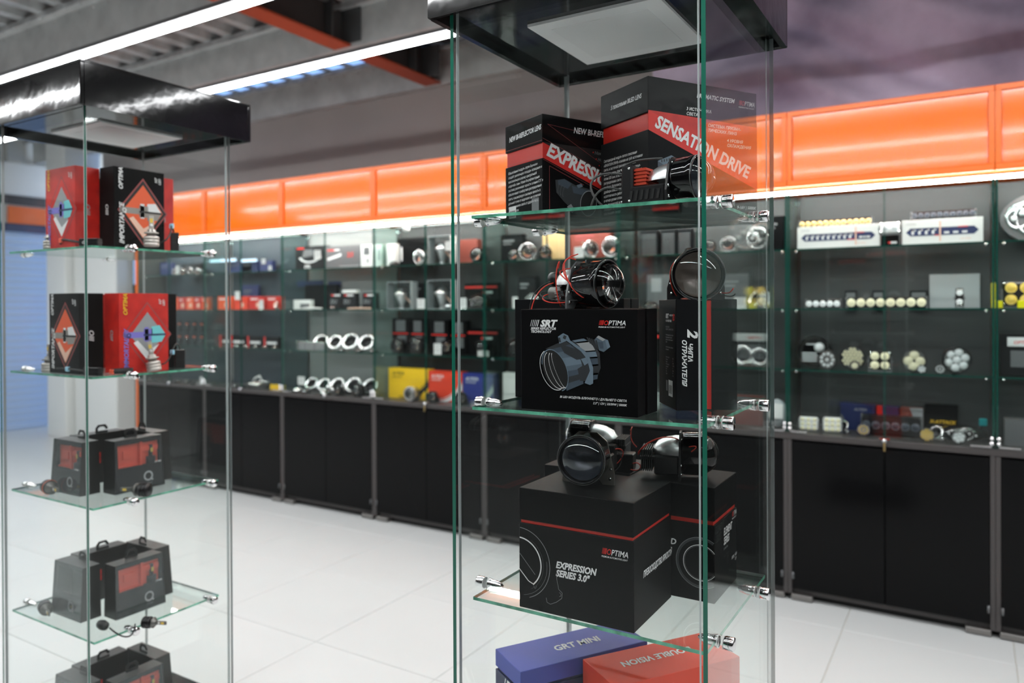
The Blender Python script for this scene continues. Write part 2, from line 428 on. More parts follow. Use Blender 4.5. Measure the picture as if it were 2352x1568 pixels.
# linear ceiling lamps
for k, (y, lab) in enumerate(((2.755, 'long linear ceiling lamp nearest the back wall'), (2.041, 'long linear ceiling lamp, second from the back wall'),
                              (.78, 'linear ceiling lamp third from the back wall'), (-.14, 'linear ceiling lamp farthest from the back wall'))):
    t = thing('linear_lamp', lab, 'lamp', (0, y, 1.22), group='linear ceiling lamps')
    MB().box(-7.9, 3.6, -.021, .021, 0, .008).build('diffuser', 'lamp', t)
    MB().box(-7.9, 3.6, -.042, .042, .008, .026, b=.002).build('housing', 'steel_grey', t)
    for x in (-7, -5.2, -1.6, .2, 2): MB().tube([(x, 0, .026), (x, 0, .398)], .0015, 4).build('cable', 'wire_grey', t)
t = thing('linear_lamp', 'added unseen fill lamp in the bay beyond the white column', 'lamp', (-8.25, 0, 1.52))  # added out of view to brighten the shutter and bulkhead
MB().box(-.021, .021, 4.85, 6.05, 0, .03, b=.003).build('diffuser', 'lamp', t); MB().box(-.0225, .0225, 4.85, 6.05, .03, .056, b=.002).build('housing', 'steel_grey', t)
for y in (5.0, 5.9): MB().tube([(0, y, .056), (0, y, ZC-1.52)], .0015, 4).build('cable', 'wire_grey', t)
# purple cloth over the wall, creases partly shaded by its colour
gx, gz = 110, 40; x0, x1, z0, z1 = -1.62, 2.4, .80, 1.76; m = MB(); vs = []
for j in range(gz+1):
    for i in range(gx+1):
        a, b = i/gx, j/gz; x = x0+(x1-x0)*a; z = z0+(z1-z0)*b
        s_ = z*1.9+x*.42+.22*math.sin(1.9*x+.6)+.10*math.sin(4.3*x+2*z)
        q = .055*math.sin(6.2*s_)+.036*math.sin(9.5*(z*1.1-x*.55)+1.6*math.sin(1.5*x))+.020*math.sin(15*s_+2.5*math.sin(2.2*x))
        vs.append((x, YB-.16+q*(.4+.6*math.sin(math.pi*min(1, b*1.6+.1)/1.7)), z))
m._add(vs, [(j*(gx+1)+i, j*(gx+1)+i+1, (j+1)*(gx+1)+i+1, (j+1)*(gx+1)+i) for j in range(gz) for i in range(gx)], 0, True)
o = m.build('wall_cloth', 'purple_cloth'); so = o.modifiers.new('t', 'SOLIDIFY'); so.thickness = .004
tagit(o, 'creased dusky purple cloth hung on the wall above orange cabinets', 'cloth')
# small bracket on the wall
t = thing('wall_bracket', 'small dark bracket screwed to the grey wall', 'bracket', (xu(962, YB-.02, 1.1), YB, 1.07))
MB().box(-.03, .03, -.02, 0, -.03, .03, b=.004).build('plate', 'black_matte', t); MB().tube([(0, -.02, 0), (.03, -.05, -.03), (.05, -.05, -.04)], .008).build('hook', 'chrome_soft', t)
t = thing('wall_camera', 'small white camera dome on the far pale wall', 'camera', (-7.6, 4.28, 1.38))
MB().sphere((0, -.03, 0), .06, 14, sc=(1.2, .8, .7)).build('shell', 'plastic_white', t); MB().box(-.03, .03, -.01, .02, -.02, .02).build('mount', 'plastic_white', t)
# ================================================================ wall of cases
WY = 3.59                                                  # front plane
POST = [.90, .086, -.715, -1.55, -2.38, -3.213, -4.047, -4.88, -5.71]
CASE = ['rightmost', 'light bar', 'grey carton', 'brown cardboard', 'yellow carton', 'chrome ring', 'red carton', 'far left']
ZK, ZS = -.587, [.253, -.02, -.298]
CX0, CX1 = POST[-1], POST[0]
ct = MB().box(CX0, CX1, WY-.005, WY+.50, ZK-.028, ZK, b=.003).build('worktop', 'counter')
tagit(ct, 'long dark worktop running under all the glass cases', 'worktop')
for c in range(8):
    xr, xl = POST[c], POST[c+1]; nm = CASE[c]
    # base cabinet
    t = thing('base_cabinet', f'gloss black two-door base cabinet under the {nm} case', 'cabinet', ((xl+xr)/2, WY, FL), group='black base cabinets')
    hw = (xr-xl)/2; H = ZK-.028-FL
    bd = MB().box(-hw+.001, -hw+.018, .0, .49, .03, H).box(hw-.018, hw-.001, .0, .49, .03, H).box(-hw+.018, hw-.018, .02, .49, .03, .05).box(-hw+.018, hw-.018, .47, .49, .05, H)
    bd.build('body', 'cab_frame', t); MB().box(-hw, hw, .05, .07, 0, .03).build('plinth', 'kick', t)
    for s in (-1, 1):
        d = MB().box(min(s*.0015, s*(hw-.02)), max(s*.0015, s*(hw-.02)), -.004, .014, .056, H-.008, b=.0015).build('door', 'door_black', t)
        MB().cyl((s*(hw-.024), -.006, .1), .005, .03, 'Z', 8).build('hinge', 'steel_grey', d)
        MB().box(s*(hw-.06)-.045, s*(hw-.06)+.045, -.003, .04, .004, .028, b=.002).build('foot', 'foot_grey', t)
    # glass case
    t = thing('glass_case', f'wall glass showcase of three shelves, the {nm} case', 'showcase', ((xl+xr)/2, WY, ZK), group='wall glass cases')
    top = .515-ZK
    bk = MB().box(-hw+.012, hw-.012, .248, .256, .0, top).build('back_panel', 'case_back_grey' if c == 5 else ('case_back_blue' if c >= 6 else 'case_back'), t)
    for s in (-1, 1):
        xx = s*(hw-.006)
        MB().box(xx-.004, xx+.004, .012, .247, .002, top-.003).build('side_glass', 'case_side', t)
        e = MB().box(xx-.004, xx+.004, .009, .012, .002, top-.003).build('glass_edge', 'edge_dark', t)
        for z in (.03,):
            MB().box(xx-s*.006-(.075 if s > 0 else 0), xx-s*.006+(.075 if s < 0 else 0), -.008, .006, .004, .012, b=.002).build('hinge_bar', 'chrome_soft', t)
            for q in (0, 1): MB().cyl((xx-s*.006, -.006, .016+q*.020), .0085, .014, 'Z', 12).build('hinge_barrel', 'chrome', t)
        # front door pane
        a, b = (0.002, hw-.004) if s > 0 else (-hw+.004, -.002)
        dr = MB().box(a, b, -.002, .003, .012, top-.012).build('glass_door', 'case_glass', t)
        MB().box(a-.0005 if s > 0 else b-.0015, a+.0015 if s > 0 else b+.0005, -.0025, .0035, .012, top-.012).build('door_edge', 'edge_dark', dr)
        MB().box(s*(hw-.055)-.035, s*(hw-.055)+.035, -.004, .006, top-.012, top-.002, b=.002).build('top_hinge', 'chrome_soft', t)
    for q, z in enumerate(ZS):
        sh = MB().box(-hw+.012, hw-.012, .03, .246, z-ZK-.006, z-ZK).build('shelf', 'shelf_glass', t)
        MB().box(-hw+.012, hw-.012, .028, .03, z-ZK-.006, z-ZK).build('shelf_edge', 'edge_dark', sh)
        for s in (-1, 1): MB().cyl((s*(hw-.03), .05, z-ZK-.0155), .006, .009, 'Z', 10).build('shelf_peg', 'chrome', sh)
    # lock with a hanging key
    lk = MB().box(-.022, .022, -.012, -.003, .004, .012, b=.002).cyl((0, -.018, .0), .009, .012, 'Y', 12).build('lock', 'chrome', t)
    if c in (1, 4): MB().box(-.004, .004, -.018, -.015, -.045, -.002).build('key', 'brass', lk)
    # orange cupboard above
    z0, z1 = .535, .878
    t = thing('wall_cupboard', f'gloss orange framed wall cupboard above the {nm} case', 'cupboard', ((xl+xr)/2, WY, z0), group='orange wall cupboards')
    MB().box(-hw, hw, .02, .46, 0, z1-z0).build('body', 'orange_frame', t)
    dr = MB().box(-hw+.001, hw-.001, 0, .018, 0, .028, b=.002).box(-hw+.001, hw-.001, 0, .018, z1-z0-.024, z1-z0, b=.002).box(-hw+.001, -hw+.022, 0, .018, .028, z1-z0-.024).box(hw-.022, hw-.001, 0, .018, .028, z1-z0-.024).build('door_frame', 'orange_frame', t)
    pm = MB()                                              # slightly warped gloss panel
    gx, gz = 10, 4; vs = []; x0, x1, a0, a1 = -hw+.024, hw-.024, .030, z1-z0-.026
    for j in range(gz+1):
        for i in range(gx+1):
            vs.append((x0+(x1-x0)*i/gx, .010, a0+(a1-a0)*j/gz))
    pm._add(vs, [(j*(gx+1)+i, j*(gx+1)+i+1, (j+1)*(gx+1)+i+1, (j+1)*(gx+1)+i) for j in range(gz) for i in range(gx)], 0, True)
    pm.build('door_panel', 'orange_cab', dr)
# continuous light strip under the cupboards
t = thing('light_strip', 'continuous white light strip along the top of the cases', 'light strip', (0, WY+.048, .517))
MB().box(CX0, CX1, -.003, .012, .004, .018).build('profile', 'chrome_soft', t)
MB().box(CX0, CX1, -.004, .010, -.010, .004, b=.002).build('tape', 'strip', t)
t2 = thing('strip_reflection', 'pale bars standing in for the light strip reflected inside the cases', 'painted reflection', (0, WY+.20, .512))  # solid pale bars stand in for the strip's reflection in the glass
for c in range(3, 8): MB().box(POST[c+1]+.03, POST[c]-.03, 0, .012, -.004, .004, b=.001).build('reflection_bar', 'edge_pale', t2)
t = thing('end_panel', 'tall dark end panel with orange edge closing the cases at left', 'panel', (CX0-.01, WY, FL))
MB().box(-.01, .0095, .004, .49, 0, .878-FL, b=.002).build('board', 'cab_frame', t); MB().box(-.01, .0095, -.003, .004, 0, .878-FL).build('edge_band', 'orange_frame', t)
t = thing('clip_spotlight', 'small white spotlight clipped under the orange cupboard beside the strip', 'spotlight', (xu(933, WY+.05, .48), WY+.05, .505))
MB().box(-.022, .022, -.012, .012, -.006, .008, b=.002).build('clip', 'plastic_white', t); MB().lathe([(.014, -.040), (.022, -.034), (.019, -.012), (.010, -.006)], 18, 0, True, 'Z').build('head', 'plastic_white', t); MB().cyl((0, 0, -.0415), .012, .002, 'Z', 16).build('lens', 'led_white', t)
# ================================================================ glass towers
z1_, z2_, z3_, z4_, z5_ = .1736, -.193, -.559, -.9327, -1.285
def tower(label, x0, x1, y0, y1, can, sh, zs, pins, pl):
    t = thing('glass_tower', label, 'showcase', ((x0+x1)/2, (y0+y1)/2, FL), group='free-standing glass towers')
    T = Vector(((x0+x1)/2, (y0+y1)/2, FL)); g = .008; zb, zt = -1.30, .556
    def B(m, name, mt, par=t, a=0., b=0.):
        m.v = [tuple(Vector(p)-T) for p in m.v]; return m.build(name, mt, par)
    B(MB().box(x0-.02, x1+.02, y0-.02, y1+.02, FL, -1.295, b=.004), 'base', 'canopy')
    # side panes run through, front and back panes sit between them
    def pane(name, bx, edge, ax):
        p = B(MB().box(*bx), name, 'pane')
        return p
    e = .0007
    for nm, xa, xb in (('side_pane', x0, x0+g), ('side_pane', x1-g, x1)):
        p = pane(nm, (xa, xb, y0+e, y1-e, zb, zt), 0, 0)
        B(MB().box(xa+.0004, xb-.0004, y0, y0+e, zb, zt), 'polished_edge', 'edge_green', p)
        B(MB().box(xa, xb, y1-e, y1, zb, zt), 'polished_edge', 'edge_pale', p)
    for nm, ya, yb in (('front_pane', y0+.0015, y0+.0015+g), ('back_pane', y1-.0015-g, y1-.0015)):
        p = pane(nm, (x0+g+.006, x1-g-.006, ya, yb, zb, zt), 0, 0)
        B(MB().box(x0+g+.0052, x0+g+.006, ya, yb, zb, zt), 'polished_edge', 'edge_pale', p)
        B(MB().box(x1-g-.006, x1-g-.0052, ya, yb, zb, zt), 'polished_edge', 'edge_pale', p)
    # canopy
    cx0, cx1, cy0, cy1 = can; k = .03
    c = B(MB().box(cx0, cx1, cy0, cy0+.012, .54, .655, b=.002).box(cx0, cx1, cy1-.012, cy1, .54, .655, b=.002).box(cx0, cx0+.012, cy0+.012, cy1-.012, .54, .655).box(cx1-.012, cx1, cy0+.012, cy1-.012, .54, .655).box(cx0, cx1, cy0, cy1, .655, .662, b=.002), 'canopy', 'canopy')
    B(MB().box(cx0+.012, cx1-.012, cy0+.012, cy1-.012, .556, .575), 'soffit', 'soffit', c)
    px, py, pr = pl
    f = B(MB().prism([(px-pr, py-pr), (px+pr, py-pr), (px+pr, py+pr), (px-pr, py+pr)], .5495, .5555, 'Z'), 'panel_frame', 'panel_rim', c)
    B(MB().box(px-pr+.035, px+pr-.035, py-pr+.035, py+pr-.035, .5484, .5496, b=.0005), 'panel_diffuser', 'panel_white', c)
    # shelves on chromed clamps
    sx0, sx1, sy0, sy1 = sh
    for z in zs:
        s = B(MB().box(sx0, sx1, sy0, sy1, z-.0065, z-.0006), 'shelf', 'shelf_glass')
        B(MB().box(sx0, sx1, sy0-.0006, sy0, z-.0065, z-.0006), 'shelf_edge', 'edge_mint', s); B(MB().box(sx1, sx1+.0006, sy0, sy1, z-.0065, z-.0006), 'shelf_edge', 'edge_mint', s)
        B(MB().box(sx0-.0006, sx0, sy0, sy1, z-.0065, z-.0006), 'shelf_edge', 'edge_green', s); B(MB().box(sx0, sx1, sy1, sy1+.0006, z-.0065, z-.0006), 'shelf_edge', 'edge_pale', s)
        for side, y in pins:
            # knurled cap outside, washer, split bullet gripping the shelf
            xg = x1 if side > 0 else x0; m = MB(); m.T = Matrix.Translation((xg, y, z-.003)) @ Matrix.Diagonal((side, 1, 1, 1))
            m.lathe([(.0, .018), (.0105, .018), (.0115, .0165), (.0115, .004), (.0105, .002), (.0105, .001)], 20, 0, True, 'X')
            m.lathe([(.0095, -g), (.0105, -.0095), (.0105, -.013), (.009, -.015), (.0092, -.018), (.0088, -.028), (.006, -.038), (.0025, -.043), (0, -.0435)], 18, 0, True, 'X')
            cl = B(m, 'clamp', 'chrome', s)
            m = MB(); m.T = Matrix.Translation((xg, y, z-.003)) @ Matrix.Diagonal((side, 1, 1, 1)); m.lathe([(.0112, .001), (.0112, .0002)], 18, 0, False, 'X'); m.lathe([(.0112, -g-.0002), (.0112, -g-.0015)], 18, 0, False, 'X')
            B(m, 'washer', 'plastic_white', s)
    return t
AX = (-.842, -.351, 1.160, 1.631); LX = (-2.5525, -2.073, 1.156, 1.6265)
tower('large glass display tower in front with light panel and black canopy', *AX, (-.872, -.328, 1.128, 1.660), (-.8175, -.364, 1.1934, 1.5975), (z1_, z2_, z3_, z4_),
      ((-1, 1.272), (-1, 1.512), (1, 1.248), (1, 1.50)), (-.611, 1.425, .136))
tower('second glass display tower at left holding bulb cartons', *LX, (-2.60, -2.015, 1.110, 1.665), (-2.534, -2.0857, 1.1566+.02, 1.5823), (z1_, z2_, z3_, z4_),
      ((-1, 1.233), (-1, 1.50), (1, 1.283), (1, 1.547)), (-2.335, 1.405, .136))
# ---------------------------------------------------------------- cartons
def carton(name, label, C, rot, wl, wr, h, z, mt, cat='box', group=None, lidz=None, band=None, bandm='carton_red', inset=.004, mt2=None, slope=None):
    """cardboard box, near corner C, right face along rot; local x = right face, y = left face"""
    t = thing(name, label, cat, (C[0], C[1], z), rot, group)
    if band:
        MB().box(0, wr, 0, wl, 0, band[0], b=.001).build('tray', mt, t)
        MB().box(inset, wr-inset, inset, wl-inset, band[0], band[1]).build('band', bandm, t)
        MB().box(0, wr, 0, wl, band[1], h, b=.001).build('lid', mt2 or mt, t)
    else:
        MB().box(0, wr, 0, wl, 0, h, b=.0008).build('carton', mt, t)
    return t
def PR(off=0.): return Print((0, -off, 0), (1, 0, 0), (0, 0, 1), (0, -1, 0))
def PL(wl, off=0.): return Print((-off, wl, 0), (0, -1, 0), (0, 0, 1), (-1, 0, 0))
def PT(h, wl): return Print((0, 0, h), (1, 0, 0), (0, 1, 0), (0, 0, 1))
def optima(p, x, y, s, lay=1, sub=True, white='p_white', sx=1.):
    """brand mark: red slanted bars, red O, white PTIMA, small line underneath; s = cap height"""
    for i in range(6):
        a = x+i*s*.17*sx; wdt = s*(.06+.012*i)*sx; p.poly([(a, y), (a+wdt, y), (a+wdt+s*.25*sx, y+s), (a+s*.25*sx, y+s)], 'p_red', lay)
    p.text('O', x+1.05*s*sx, y, s*1.38, 'p_red', lay, .01, .25, sx=sx*.95); p.text('PTIMA', x+2.1*s*sx, y, s*1.38, white, lay, .01, .25, sx=sx)
    if sub: p.text('PREMIUM AUTOMOTIVE LIGHT', x-.1*s*sx, y-.55*s, s*.42, white, lay, .01, .25, sx=sx*1.02)
RU = ['Обновлённый модуль серии Expression', 'создаёт уникальную площадь освещения и', 'максимальную ширину центральной', '«горячей» зоны. Новая би-рефлекторная', 'система увеличивает яркость в линии СТГ и', 'обеспечивает комфортное распределение', 'света, концентрируя основную яркость в', 'дальней точке от водителя и не ослепляя', 'его отражением света от дороги перед', 'автомобилем.']
RS = ['Светодиодный модуль пятого поколения', '«SENSATION DRIVE» основан на трёх источниках', 'света, и системой призматических линз', '«prismatic system», пришедшей на смену техно-', 'логии LED Laser, и значительно превосходит её по', 'распределению света и фор-', 'ме блика. Интеллектуальное', 'драйверы обеспечивает ста-', 'и долговечность работы', 'а четыре уровня охлаждения', 'вать технической системы', 'охлаждает его турбину может', 'обеспечивать ресурс']
def proj_print(p, cx, cy, s, lay=2, ang=0, body='p_steel', hi='p_steel2'):
    """printed picture of a projector lens"""
    c, d = math.cos(math.radians(ang)), math.sin(math.radians(ang))
    def q(a, b): return (cx+s*(a*c-b*d), cy+s*(a*d+b*c))
    p.poly([q(.1, .62), q(1.25, .52), q(1.45, .3), q(1.45, -.35), q(1.2, -.55), q(.1, -.62)], body, lay)
    p.poly([q(.62, .54), q(1.1, .52), q(1.22, .2), q(.75, .12)], hi, lay+1)
    p.poly([q(1.38, .28), q(1.8, .34), q(1.95, .1), q(1.9, -.2), q(1.38, -.2)], hi, lay)
    p.poly([q(.66, .95), q(.92, 1.0), q(.98, .6), q(.98, -.9), q(.7, -.95), q(.66, -.6)], hi, lay+1)
    p.poly([q(.72, .5), q(.86, .5), q(.86, -.5), q(.72, -.5)], body, lay+2)
    p.poly([q(-.05, .72), q(.5, .66), q(.55, 0), q(.5, -.62), q(-.05, -.72)], 'p_dark', lay+2)
    p.poly([q(.0, .2), q(.52, .15), q(.52, -.35), q(.0, -.42)], body, lay+3)
    p.arc(*q(-.05, 0), s*.66, s*.74, 0, 360, hi, lay+4, 32, .42, ang); p.disc(*q(-.05, 0), s*.66, 'p_black', lay+3, .42, ang)
    return q
# --- upper shelf of the big tower
ex = carton('lens_carton', 'black and red lens carton lettered EXPRESSION on the top shelf', (-.701, 1.265), 64.5, .132, .190, .195, z1_, 'carton_black', band=(.110, .140), inset=.003)
p = PL(.132); W = .132
for q, s in enumerate(RU): p.text(s, .012, .094-q*.0088, .0072, 'p_white', 1, .0, .2, 3, .78)
p.line([(.0, .113), (.132, .113)], .0006, 'p_pink'); p.text('NEW BI-REFLECTOR LENS', .016, .160, .0135, 'p_white', 1, .03, .25, 3, .72); p.line([(0, .144), (.132, .144)], .0006, 'p_pink')
p.rect(.014, .040, .004, .028, 'p_white', 1)
for q in range(9): p.rect(.017+q*.0022, .0178+q*.0022+(.0006 if q % 3 else 0), .007, .019, 'p_black', 2)
p.rect(.096, .120, .010, .036, 'p_grey2', 1)
p.build('left_print', ex)
p = PR(); p.text('NEW BI-REFLECTOR LENS', .075, .1665, .0165, 'p_white', 2, .02, .2, 0, .82)
p.poly([(0, .140), (0, .1105), (.190, .045), (.190, .078)], 'p_red', 1); p.text('EXPRESSION', .008, .117, .036, 'p_white', 3, .04, .12, -18.8, .90)
p.line([(.012, .176), (.190, .164)], .0006, 'p_pink', 2); p.line([(.012, .176), (.190, .092)], .0006, 'p_pink', 2); p.line([(0, .148), (.190, .084)], .0006, 'p_pink', 2); p.line([(0, .108), (.190, .040)], .0006, 'p_pink', 2)
p.poly([(0, .1395), (.190, .0785), (.190, .1405), (0, .1405)], 'p_black', 0); p.poly([(0, .1098), (.190, .0445), (.19, .1098)], 'p_black', 0)
for q, s in enumerate(('Максимальная', 'Новая система', 'Ширина')): p.text('•', .122+q*.008, .130-q*.0125, .010, 'p_red', 2); p.text(s, .128+q*.008, .130-q*.0125, .0085, 'p_grey', 2, 0, .2)
p.line([(.016, .004), (.016, .096), (.10, .066)], .0008, 'p_pink', 2); p.line([(.016, .004), (.19, .004)], .0008, 'p_pink', 2)
# printed lens picture, mouth to the lower right
p.poly([(.030, .070), (.052, .074), (.078, .064), (.120, .058), (.112, .010), (.085, .004), (.050, .030), (.032, .046)], 'p_dark', 2)
p.poly([(.036, .070), (.052, .073), (.070, .066), (.060, .055), (.036, .062)], 'p_steel', 3); p.poly([(.082, .064), (.094, .068), (.098, .063), (.086, .058)], 'p_steel2', 3); p.poly([(.058, .020), (.070, .008), (.078, .014), (.068, .026)], 'p_grey', 3)
p.arc(.112, .030, .0245, .0262, 0, 360, 'p_grey', 4, 32, .80, -14); p.disc(.112, .030, .0245, 'p_black', 3, .80, -14); p.poly([(.070, .062), (.110, .056), (.095, .046), (.074, .048)], 'p_steel', 3)
for q in range(3): p.arc(.040+q*.006, .055-q*.003, .010, .0118, 120, 260, 'p_grey2', 4, 10, .35, -15)
p.build('front_print', ex)
se = carton('lens_carton', 'large black and red lens carton lettered SENSATION DRIVE on top shelf', (-.504, 1.3095), 58.4, .172, .278, .262, z1_, 'carton_grey', band=(.158, .192), inset=.004)
se.scale = (.965, .9, .942)
p = PL(.172); p.text('5 поколение BILED LENS', .040, .224, .0125, 'p_white', 1, .02, .25, 0, .78)
for q, s in enumerate(RS): p.text(s, .012, .118-q*.0093, .0078, 'p_white', 1, .015, .25, 0, .78)
p.build('left_print', se)
p = PR(); H = .262
p.poly([(0, .1955), (0, .157), (.278, .058), (.278, .097)], 'p_red', 2); p.poly([(0, .1955), (.278, .085), (.278, .19), (.05, .195)], 'carton_facet', 1)
p.poly([(0, .1925), (.278, .082), (.278, .0), (0, 0)], 'carton_dark', 0); p.poly([(0, .1965), (.02, .191), (.278, .19), (.278, .2), (0, .2)], 'carton_grey', 0)
p.poly([(.120, .150), (.278, .180), (.278, .075), (.170, .126)], 'p_red', 1)
p.text('SENSATION DRIVE', .014, .165, .036, 'p_white', 4, .035, .12, -19.6, .84); p.text('PRISMATIC SYSTEM', .118, .234, .0125, 'p_white', 3, .025, .25, 0, .92)
optima(p, .228, .232, .010, 3, True, 'p_white', .72)
p.text('3 ИСТОЧНИКА', .092, .206, .0088, 'p_white', 3, .015, .2); p.text('СВЕТА', .092, .196, .0088, 'p_white', 3, .015, .2)
p.text('СИСТЕМА ПРИЗМА-', .146, .178, .0088, 'p_white', 4, .015, .2); p.text('ТИЧЕСКИХ ЛИНЗ', .146, .168, .0088, 'p_white', 4, .015, .2); p.text('4 УРОВНЯ', .196, .152, .0088, 'p_white', 4, .015, .2); p.text('ОХЛАЖДЕНИЯ', .196, .142, .0088, 'p_white', 4, .015, .2)
p.text('9-16V | 5000K', .222, .016, .0088, 'p_white', 3, .02, .25)
p.poly([(.022, .098), (.055, .112), (.075, .104), (.044, .088)], 'p_steel2', 3); p.poly([(.022, .098), (.044, .088), (.044, .052), (.022, .066)], 'p_steel', 3)
for q in range(6): p.rect(.030+q*.006, .033+q*.006, .096+q*.0015, .101+q*.0015, 'p_dark', 4)
p.build('front_print', se)
# --- second shelf
sr = thing('lens_carton', 'black SRT lens carton with a printed lens and a red line', 'box', (-.487, 1.211, z2_), 90)
wl, wr, h = .232, .090, .186
MB().box(0, .037, 0, wl, 0, h, b=.001).build('tray', 'carton_black', sr); MB().box(.037, .0415, .003, wl-.003, .002, h-.002).build('band', 'carton_red', sr); MB().box(.0415, wr, -.002, wl+.001, 0, h+.001, b=.001).build('lid', 'carton_black', sr)
p = PL(wl)
for i in range(5): a = .024+i*.0036; p.poly([(a-.0035, .1545), (a-.0035+.0008+.0002*i, .1545), (a+.0008+.0002*i, .1665), (a, .1665)], 'p_white', 1)
p.text('SRT', .0415, .1545, .0168, 'p_white', 1, .05, .3, 0, 1.15); p.text('SERIES REFLECTOR', .0215, .1485, .0062, 'p_white', 1, .03, .3, 0, 1.02); p.text('TECHNOLOGY', .0215, .1428, .0062, 'p_white', 1, .03, .3, 0, 1.02)
optima(p, .160, .158, .0085)
p.text('BI LED МОДУЛЬ БЛИЖНЕГО / ДАЛЬНЕГО СВЕТА', .212, .0255, .0054, 'p_white', 1, .02, .3, 0, 1.02, 'RIGHT'); p.text('2.5" | 12V | 33/39W | 5000K', .212, .0180, .0054, 'p_white', 1, .02, .3, 0, 1.02, 'RIGHT')
# the printed lens: barrel, mouth ring with white ribs, bracket, silver dome, plug
K = lambda x, y: (.036+(x-1237)*.000885, .186-(y-711)*.000815)
def KP(pts, m, lay): p.poly([K(x, y) for x, y in pts], m, lay)
# barrel in shaded strips, bracket, silver bowl, plug
def qb(a, b, c, t): return tuple((1-t)**2*a[k]+2*t*(1-t)*b[k]+t*t*c[k] for k in (0, 1))
KP([(1316, 781), (1340, 775), (1364, 783), (1379, 806), (1381, 838), (1372, 862), (1352, 872), (1330, 830)], 'p_dark', 2)
for t, m_ in ((0, 'p_steel2'), (.12, 'p_grey'), (.3, 'p_grey'), (.45, 'p_steel2'), (.6, 'p_steel'), (.75, 'p_dark'), (.9, 'p_steel')):
    t2 = t+.18; KP([qb((1318, 780), (1350, 790), (1352, 868), t), qb((1344, 775), (1384, 790), (1374, 862), t), qb((1344, 775), (1384, 790), (1374, 862), min(1, t2)), qb((1318, 780), (1350, 790), (1352, 868), min(1, t2))], m_, 3)
for k in range(5): KP([(1350+k*5, 772+k*1.5), (1353+k*5, 772+k*1.5), (1362+k*4, 786+k*3), (1358+k*4, 786+k*3)], 'p_dark', 4)
SH = ['p_dark', 'p_dark', 'p_steel', 'p_steel', 'p_steel15', 'p_steel15', 'p_steel2', 'p_steel2', 'p_steel15', 'p_steel', 'p_dark', 'p_steel']
for i in range(12):
    t, t2 = i/12, (i+1)/12; A = ((1256, 800), (1296, 796), (1305, 892)); B = ((1300, 780), (1346, 800), (1343, 874))
    KP([qb(*A, t), qb(*B, t), qb(*B, t2), qb(*A, t2)], SH[i], 4)
KP([(1288, 787), (1340, 803), (1352, 818), (1328, 822), (1300, 808)], 'p_dark', 5); KP([(1330, 842), (1352, 828), (1358, 845), (1348, 868), (1336, 868)], 'p_dark', 5); KP([(1338, 820), (1350, 816), (1354, 828), (1346, 834)], 'p_steel2', 6)
KP([(1298, 764), (1309, 769), (1314, 780), (1345, 800), (1356, 812), (1365, 838), (1365, 872), (1358, 876), (1346, 872), (1358, 845), (1352, 820), (1338, 803), (1306, 781), (1289, 788), (1286, 772)], 'p_steel2', 7)
KP([(1300, 768), (1306, 771), (1303, 778), (1297, 775)], 'p_dark', 8); KP([(1287, 774), (1291, 774), (1293, 784), (1288, 784)], 'p_dark', 8)
KP([(1366, 779), (1376, 768), (1388, 774), (1397, 777), (1402, 792), (1388, 803), (1378, 800)], 'p_steel15', 3); KP([(1372, 772), (1377, 768), (1392, 776), (1386, 780)], 'p_grey', 4); KP([(1391, 778), (1397, 777), (1402, 792), (1396, 796)], 'p_steel2', 5); KP([(1374, 782), (1386, 782), (1388, 796), (1380, 796)], 'p_steel', 4)
cx, cy = K(1277, 847)
p.disc(cx+.0015, cy, .0385, 'p_black', 6, .60, 24); p.arc(cx+.0015, cy, .0385, .0405, -95, 150, 'p_steel2', 7, 30, .60, 24)
for r0, o, sx_ in ((.0375, -.003, .62), (.0350, .001, .50), (.0335, .006, .34), (.0330, .0095, .20)): p.arc(cx+o, cy, r0, r0+.0011+abs(o)*.06, 95, 272, 'p_white', 8, 24, sx_, 24)
p.build('front_print', sr)
bk = thing('lens_carton', 'plain black carton standing behind the SRT carton', 'box', (-.575, 1.361, z2_), 90)
MB().box(0, .034, 0, .248, 0, .206, b=.001).build('tray', 'carton_dark', bk); MB().box(.034, .038, .003, .245, .002, .204).build('band', 'carton_red', bk); MB().box(.038, .078, 0, .248, 0, .206, b=.001).build('lid', 'carton_dark', bk)
ch = thing('lens_carton', 'black carton with red spine band turned to show Russian lettering', 'box', (-.458, 1.3246, z2_), 34.8)
wl, wr, h = .120, .114, .203
MB().box(0, .052, 0, wl, 0, h, b=.001).build('tray', 'carton_dark', ch); MB().box(.052, .066, .0015, wl-.003, .002, h-.002).build('band', 'carton_red', ch); MB().box(.066, wr, 0, wl, 0, h, b=.001).build('lid', 'carton_dark', ch)
p = PR(); p.text('2', .022, .148, .026, 'p_white', 1, .04, .25, -90, 1.1); p.text('ЧИПА', .0225, .124, .0115, 'p_white', 1, .035, .25, -90, 1.05); p.text('ОТРАЖАТЕЛЯ', .0115, .130, .0115, 'p_white', 1, .035, .25, -90, 1.05)
p.build('spine_print', ch)
p = PL(wl); X = .052
p.text('SRT', X+.004, .168, .012, 'p_white', 1, .03, .25, 0, .8)
for i in range(4): p.poly([(X+i*.0014, .168), (X+.0007+i*.0014, .168), (X+.0027+i*.0014, .1765), (X+.002+i*.0014, .1765)], 'p_white', 1)
p.text('DOUBLE CHIP', X+.026, .172, .0045, 'p_white', 1, .01, .2, 0, .8); p.text('9-16V 45/50W 5000K', X, .161, .006, 'p_white', 1, .01, .2, 0, .75); p.text('IIO', X+.048, .164, .017, 'p_red', 1, .03, .2, 0, .6)
